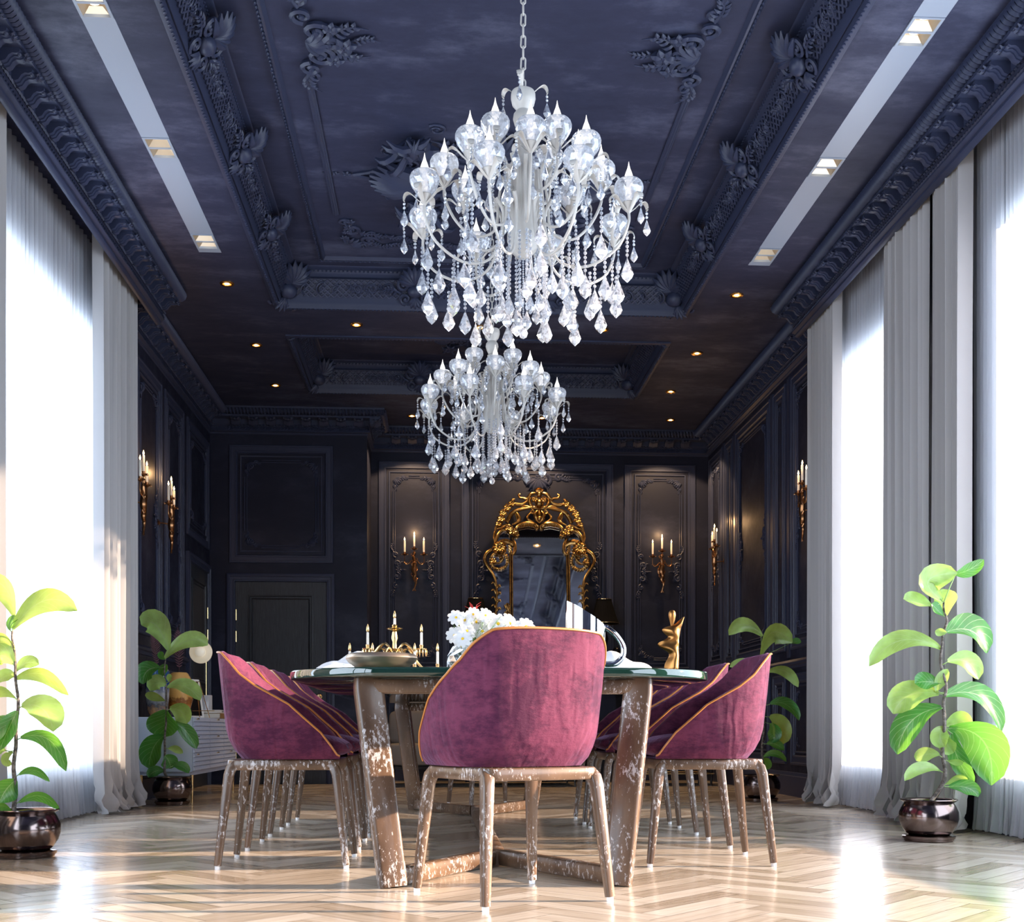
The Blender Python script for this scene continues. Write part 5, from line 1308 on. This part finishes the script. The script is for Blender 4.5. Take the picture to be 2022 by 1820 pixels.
PFR = [((300, 500), (125, 490), (200, 430), 78, 'l'), ((288, 610), (455, 540), (350, 480), 105, 'l'), ((455, 540), (520, 522), (490, 530), 36, 'd'), ((290, 690), (130, 670), (210, 650), 50, 'l'), ((320, 700), (510, 785), (430, 695), 55, 'l'), ((345, 880), (495, 975), (430, 885), 70, 'd'), ((340, 950), (420, 1110), (400, 1010), 120, 'l'), ((345, 990), (350, 1100), (370, 1040), 70, 'd'), ((325, 1105), (420, 1140), (370, 1105), 50, 'd'), ((305, 1180), (430, 1205), (370, 1160), 40, 'd'), ((300, 1190), (320, 1250), (320, 1215), 60, 'd'), ((298, 1200), (270, 1240), (275, 1210), 45, 'd')]
plant(2.478, 9.08, PFR, [(300, 1230), (300, 1100), (310, 950), (310, 800), (300, 700), (292, 615)], 'fiddle leaf fig in a bronze pot by the right panelled wall, behind the chairs', 1, (1400, 1080), 2.844, 15)

# ------------------------------------------------------------------ things on the table
m_ = MB(); m_.lathe([(.0, 0), (.055, 0), (.098, .012), (.125, .032), (.134, .046), (.128, .058), (.116, .063), (.112, .060), (.118, .050), (.11, .034), (.07, .014), (0, .010)], 56, cap=False)
o = m_.build('metal_bowl', BOWLM, angle=50); o.location = (-.215, 4.47, ZT); tag(o, 'wide shallow champagne metal bowl on the left end of the table', 'bowl')
def napkin(loc, rz, lb, sx=1):
    m_ = MB()
    def fn(u, v):
        x, y = (u - .5) * .26, (v - .5) * .20; e = (1 - (2 * u - 1) ** 2) ** .6 * (1 - (2 * v - 1) ** 2) ** .5
        return (x, y, .006 + .066 * e * (1 + .25 * sin(9 * u + 3 * v)) * (.6 + .8 * u) + .003 * sin(30 * v))
    m_.grid(fn, 24, 16)
    def f2(u, v): x, y, z = fn(u, v); return (x, y, 0)
    m_.grid(f2, 2, 2); o = m_.build('folded_napkin', mat('white_linen', (.80, .81, .84), .8)); o.location = loc; o.rotation_euler = (0, 0, rz); tag(o, lb, 'napkin', 'white folded napkins'); return o
def plate(loc, lb):
    m_ = MB(); m_.lathe([(0, 0), (.07, 0), (.085, .004), (.13, .012), (.131, .014), (.085, .008), (.07, .004), (0, .004)], 48, cap=False); o = m_.build('dinner_plate', CERAM); o.location = loc; tag(o, lb, 'plate', 'white dinner plates on the table')
plate((-.38, 4.95, ZT), 'white dinner plate near the left side of the table, behind the bowl'); napkin((-.38, 4.95, ZT + .012), .3, 'folded white napkin at the left of the table, partly behind the metal bowl')
plate((.75, 4.88, ZT), 'white dinner plate between the steel pitcher and the bronze figure'); napkin((.75, 4.88, ZT + .012), pi - .2, 'folded white napkin between the steel pitcher and the bronze figure')
# polished pitcher
t = thing('steel_pitcher', 'polished steel cylindrical pitcher with slanted rim and D-shaped handle', 'pitcher', (.545, 4.45, ZT))
m_ = MB(); n = 48; R = []
def hz(a): return .262 - .048 * (1 + cos(a)) * 1.0 + 0
for rr, f in ((.072, 0), (.0745, .02), (.0745, 1.0), (.0715, 1.0), (.071, .05), (0.001, .04)):
    R.append([m_.pt((rr * cos(2 * pi * k / n), rr * sin(2 * pi * k / n), (hz(2 * pi * k / n) * f))) for k in range(n)])
m_.face(R[0][::-1])
for a, b in zip(R, R[1:]):
    for k in range(n): m_.face((a[k], a[(k + 1) % n], b[(k + 1) % n], b[k]))
m_.build('body', CHROME, t, angle=50)
m_ = MB(); m_.tube(smooth([(.070, 0, .165), (.085, 0, .160), (.118, 0, .132), (.142, 0, .092), (.140, 0, .055), (.115, 0, .030), (.085, 0, .026), (.070, 0, .028)], 6), [(.011, .011)] * 43, 12); m_.build('handle', CHROME, t)
# bronze figure
t = thing('abstract_figurine', 'gilded bronze abstract dancing figure on the right end of the table', 'sculpture', (.865, 4.42, ZT))
m_ = MB(); rings = []
sil = [(1330, 1435, 1645, .028, 0), (1280, 1436, 1648, .028, 0), (1230, 1446, 1650, .026, .1), (1180, 1470, 1654, .024, .2), (1130, 1505, 1655, .022, .3), (1080, 1518, 1652, .020, .3), (1045, 1475, 1650, .020, .2), (1010, 1400, 1648, .018, .0), (975, 1350, 1644, .016, -.2), (945, 1328, 1642, .014, -.4), (915, 1370, 1646, .014, -.4),
       (885, 1440, 1650, .014, -.2), (850, 1505, 1655, .015, .1), (820, 1480, 1664, .016, .3), (785, 1435, 1672, .016, .4), (750, 1410, 1680, .014, .4), (725, 1414, 1684, .012, .3), (700, 1455, 1690, .012, .1), (680, 1530, 1694, .011, 0), (655, 1600, 1702, .010, -.1), (620, 1635, 1712, .008, -.1), (580, 1680, 1722, .005, 0), (552, 1716, 1732, .002, 0)]
for y, xl, xr, dep, tw_ in sil:
    z = (1330 - y) / 3829; c_ = ((xl + xr) / 2 - 1545) / 3829; a_ = (xr - xl) / 2 / 3829; ring = []
    for k in range(28):
        g = 2 * pi * k / 28; ex = cos(g); ey = sin(g) * (abs(sin(g)) ** .3) * (1 + .55 * ex)
        ring.append(m_.pt((c_ + a_ * ex, dep * ey + tw_ * a_ * (ex * ex - .4), z)))
    rings.append(ring)
m_.face(rings[0][::-1]); m_.face(rings[-1])
for a, b in zip(rings, rings[1:]):
    for k in range(28): m_.face((a[k], a[(k + 1) % 28], b[(k + 1) % 28], b[k]))
bd = m_.build('body', BRONZE, t, angle=75)
sbd = bd.modifiers.new('soft', 'SUBSURF'); sbd.levels = 1; sbd.render_levels = 2
m_ = MB(); m_.lathe([(.004, .160), (.007, .176), (.0115, .196), (.0138, .208), (.0128, .219), (.008, .226), (0, .228)], 24, (.002, 0, 0), cap=False); m_.build('head', BRONZE, t)
# candelabra of brass with lustres
t = thing('brass_candelabra', 'brass candelabra with glass lustres behind the metal bowl on the table', 'candelabra', (-.215, 5.75, ZT))
m_ = MB(); m_.lathe([(.055, 0), (.055, .01), (.03, .02), (.012, .04), (.018, .06), (.010, .09), (.016, .12), (.030, .145), (.034, .155), (.012, .17), (.010, .20), (.016, .22), (.011, .25), (.038, .262), (.04, .266), (.010, .272), (.014, .278), (.010, .285)], 20); m_.build('stem', BRASS, t)
def lustre(mb, x, y, z, r):
    for k in range(10):
        g = 2 * pi * k / 10; mb.tube([(x + r * cos(g), y + r * sin(g), z), (x + r * cos(g), y + r * sin(g), z - .012), (x + r * cos(g), y + r * sin(g), z - .032)], [.0015, .004, .001], 5)
arms = [(-.128, 0, .160), (.128, 0, .160), (-.100, -.10, .062), (.098, -.10, .062), (-.215, .02, .07), (.205, .02, .07)]
for i, (x, y, z) in enumerate(arms):
    m_ = MB(); pts = smooth([(0, 0, .13), (x * .3, y * .3, max(.17, z + .03)), (x * .55, y * .55, max(.15, z + .02) if i < 2 else .10), (x * .8, y * .8, z - .015), (x, y, z)], 5); m_.tube(pts, [.007] * len(pts), 8)
    if i < 2: m_.tube([(x * .3, 0, .06), (x * .38, 0, .10), (x * .32, 0, .14), (x * .42, 0, .165)], [.004, .006, .006, .004], 6)
    m_.lathe([(.006, z - .01), (.010, z), (.026, z + .006), (.027, z + .010), (.008, z + .014), (.010, z + .028)], 14, (x, y, 0)); a_ = m_.build('arm', BRASS, t)
    c_ = MB(); c_.lathe([(.0065, z + .026), (.006, z + .085), (.004, z + .088)], 10, (x, y, 0)); c_.build('candle', CANDLE, a_)
    c_ = MB(); c_.lathe([(.004, z + .088), (.008, z + .097), (.006, z + .112), (.001, z + .128)], 10, (x, y, 0)); c_.build('flame_tip', BRASS, a_)
    l_ = MB(); lustre(l_, x, y, z + .004, .025); l_.build('lustres', BRASS if i < 2 else mat('amber_glass', (.45, .28, .12), .1, Transmission_Weight=.5), a_, smooth=False)
c_ = MB(); lustre(c_, 0, 0, .155, .034); lustre(c_, 0, 0, .150, .024); c_.build('lustres', BRASS, t, smooth=False)
c_ = MB(); c_.lathe([(.007, .28), (.006, .315)], 10); c_.build('candle', CANDLE, t); c_ = MB(); c_.lathe([(.004, .315), (.008, .324), (.006, .336), (.001, .352)], 10); c_.build('flame_tip', BRASS, t)

# vase of daisies
VX, VY = .118, 4.95
t = thing('glass_vase', 'faceted clear glass vase holding the white daisies behind the head chair', 'vase', (VX, VY, ZT))
m_ = MB(); n = 16; R = []
for j, (r_, z) in enumerate([(.060, 0), (.075, .012), (.088, .035), (.090, .06), (.086, .085), (.074, .11), (.068, .125)]): R.append([m_.pt((r_ * cos(2 * pi * (k + .5 * (j % 2)) / n), r_ * sin(2 * pi * (k + .5 * (j % 2)) / n), z)) for k in range(n)])
m_.face(R[0][::-1])
for a, b in zip(R, R[1:]):
    for k in range(n): m_.face((a[k], a[(k + 1) % n], b[(k + 1) % n], b[k]))
m_.build('glass', CLEAR, t, smooth=False)
WP = mixed('white_petal', [('ShaderNodeBsdfDiffuse', {'Color': (.88, .88, .90)}, 0), ('ShaderNodeBsdfTranslucent', {'Color': (.92, .93, .95)}, .45)])
YEL = mat('yellow_disc_floret', (.85, .55, .02), .7); GS = mat('flower_stem_green', (.12, .26, .07), .6); RP = mat('red_bract', (.38, .03, .03), .45)
def daisy():
    t = thing('daisy', 'x', 'flower')
    m_ = MB()
    for k in range(9):
        a = 2 * pi * k / 9; ca, sa = cos(a), sin(a); L = .036 * (1 + .08 * sin(5 * k)); g_ = []
        for j in range(5):
            f = j / 4; wdt = .0115 * sin(pi * (.12 + .80 * f)) ** .6; z = .004 + .006 * sin(pi * f) - .004 * f; r_ = .004 + L * f
            g_.append([m_.pt((ca * r_ - sa * wdt * s_, sa * r_ + ca * wdt * s_, z + .002 * abs(s_) + .0012 * (k % 2))) for s_ in (-1, -.4, .4, 1)])
        for a_, b_ in zip(g_, g_[1:]):
            for i in range(3): m_.face((a_[i], a_[i + 1], b_[i + 1], b_[i]))
    m_.build('petals', WP, t, angle=60)
    m_ = MB(); m_.blob((0, 0, .006), (.0062, .0062, .004), 12, 8); m_.build('flower_centre', YEL, t); return t
DY = daisy()
dz = [(940, 1228, 1.0, 'low'), (965, 1222, .9, ''), (984, 1232, 1.15, ''), (1005, 1231, 1.1, ''), (1038, 1238, 1.0, ''), (953, 1247, 1.1, ''), (920, 1225, 1.0, ''), (901, 1220, .9, ''), (898, 1255, .95, ''), (914, 1262, 1.0, ''), (922, 1246, .95, ''), (1028, 1245, .9, ''), (935, 1213, .8, ''), (958, 1215, .8, ''), (912, 1277, .8, '')]
dl = ['white daisy at the left of the bouquet, level with its middle', 'white daisy above the middle of the bouquet', 'large white daisy with a yellow centre facing the camera, middle of the bouquet', 'large white daisy facing the camera, right of the middle one', 'rightmost white daisy of the bouquet', 'white daisy just above the left corner of the chair back', 'white daisy left of the bouquet middle, upper row', 'white daisy high at the left edge of the bouquet', 'white daisy at the lower left edge of the bouquet', 'white daisy low in the bouquet, above the vase rim',
      'white daisy in the left half of the bouquet, below the upper row', 'white daisy beside the rightmost one, lower', 'small white daisy at the top left of the bouquet', 'small white daisy at the top middle of the bouquet', 'lowest white daisy, hanging over the vase rim']
rnd = random.Random(2); STEMS = []
for i, (px, py, sc_, _) in enumerate(dz):
    yy = VY - .07 + rnd.uniform(-.05, .04); p = r_px(px, py, yy); d = place(DY, i == 0, p, 0, dl[i], 'white daisies in the glass vase'); d.scale = (sc_,) * 3
    ax = Vector((rnd.uniform(-.5, .5) + (px - 965) / 110, -1, rnd.uniform(-.05, .5))); d.rotation_euler = ax.to_track_quat('Z', 'Y').to_euler()
    q = Vector((VX + rnd.uniform(-.03, .03), VY + rnd.uniform(-.03, .03), ZT + .02)); STEMS.append(bez(q, (q + p) / 2 + Vector((0, 0, .05)), p - ax.normalized() * .002, 6))
m_ = MB(); m2 = MB(); rnd = random.Random(8)
for P in STEMS: m_.tube(P, .0013, 5)
for i in range(230):
    px = 905 + 130 * rnd.random() + rnd.uniform(-16, 12); py = 1216 + 58 * rnd.random() ** .8 + (0 if px < 1000 else 8); yy = VY - .02 + rnd.uniform(-.09, .12)
    if px > 960: py = min(py, 1262)
    p = r_px(px, py, yy); q = Vector((VX + rnd.uniform(-.04, .04), VY + rnd.uniform(-.04, .04), ZT + .03)); md_ = (p + q) / 2 + Vector((rnd.uniform(-.02, .02), 0, .04))
    m_.tube(bez(q, md_, p, 4), .0008, 3, cap=False)
    for k in range(3):
        e = p + Vector((rnd.uniform(-.012, .012), rnd.uniform(-.012, .012), rnd.uniform(-.006, .012))); m_.tube([p, e], .0006, 3, cap=False)
        if rnd.random() < .75: m2.blob(e, rnd.uniform(.0022, .0042), 5, 3)
        else: m_.tube([e, e + Vector((rnd.uniform(-.012, .012), 0, rnd.uniform(0, .012)))], [(.0003, .0016), (.0003, .0008)], 4)
o = m_.build('bouquet_greenery', GS); tag(o, 'fine green stems and sprigs filling the daisy bouquet', 'greenery', kind='stuff')
o = m2.build('baby_breath_blossom', WP); tag(o, 'tiny white filler blossoms among the daisies', 'flowers', kind='stuff')
m_ = MB(); c0 = r_px(934, 1214, VY + .05)
for k in range(9):
    a = k * 2.4; m_.tube([c0, c0 + Vector((.018 * cos(a), .018 * sin(a), .012 + .004 * k)), c0 + Vector((.036 * cos(a), .036 * sin(a), .016 + .005 * k))], [(.001, .004), (.001, .007), (.0005, .001)], 5, up=(0, 0, 1))
m_.tube([(VX, VY, ZT + .02), c0], .002, 5); o = m_.build('red_bromeliad', RP); tag(o, 'red bromeliad flower rising at the back left of the daisies', 'flower')
# small sprig vase at the right
t = thing('bud_vase', 'tiny glass bud vase with white sprigs behind the napkin, right of the pitcher', 'vase', (.69, 5.10, ZT))
m_ = MB(); m_.lathe([(.018, 0), (.02, .01), (.012, .03), (.009, .045)], 16, cap=False); m_.build('glass', CLEAR, t)
m_ = MB(); rnd = random.Random(4)
for k in range(16):
    e = Vector((rnd.uniform(-.035, .035), rnd.uniform(-.03, .03), .055 + .03 * rnd.random())); m_.tube([(0, 0, .01), (0, 0, .045), e], .0007, 3); m_.blob(e, .0035, 5, 3)
m_.build('sprigs', WP, t)
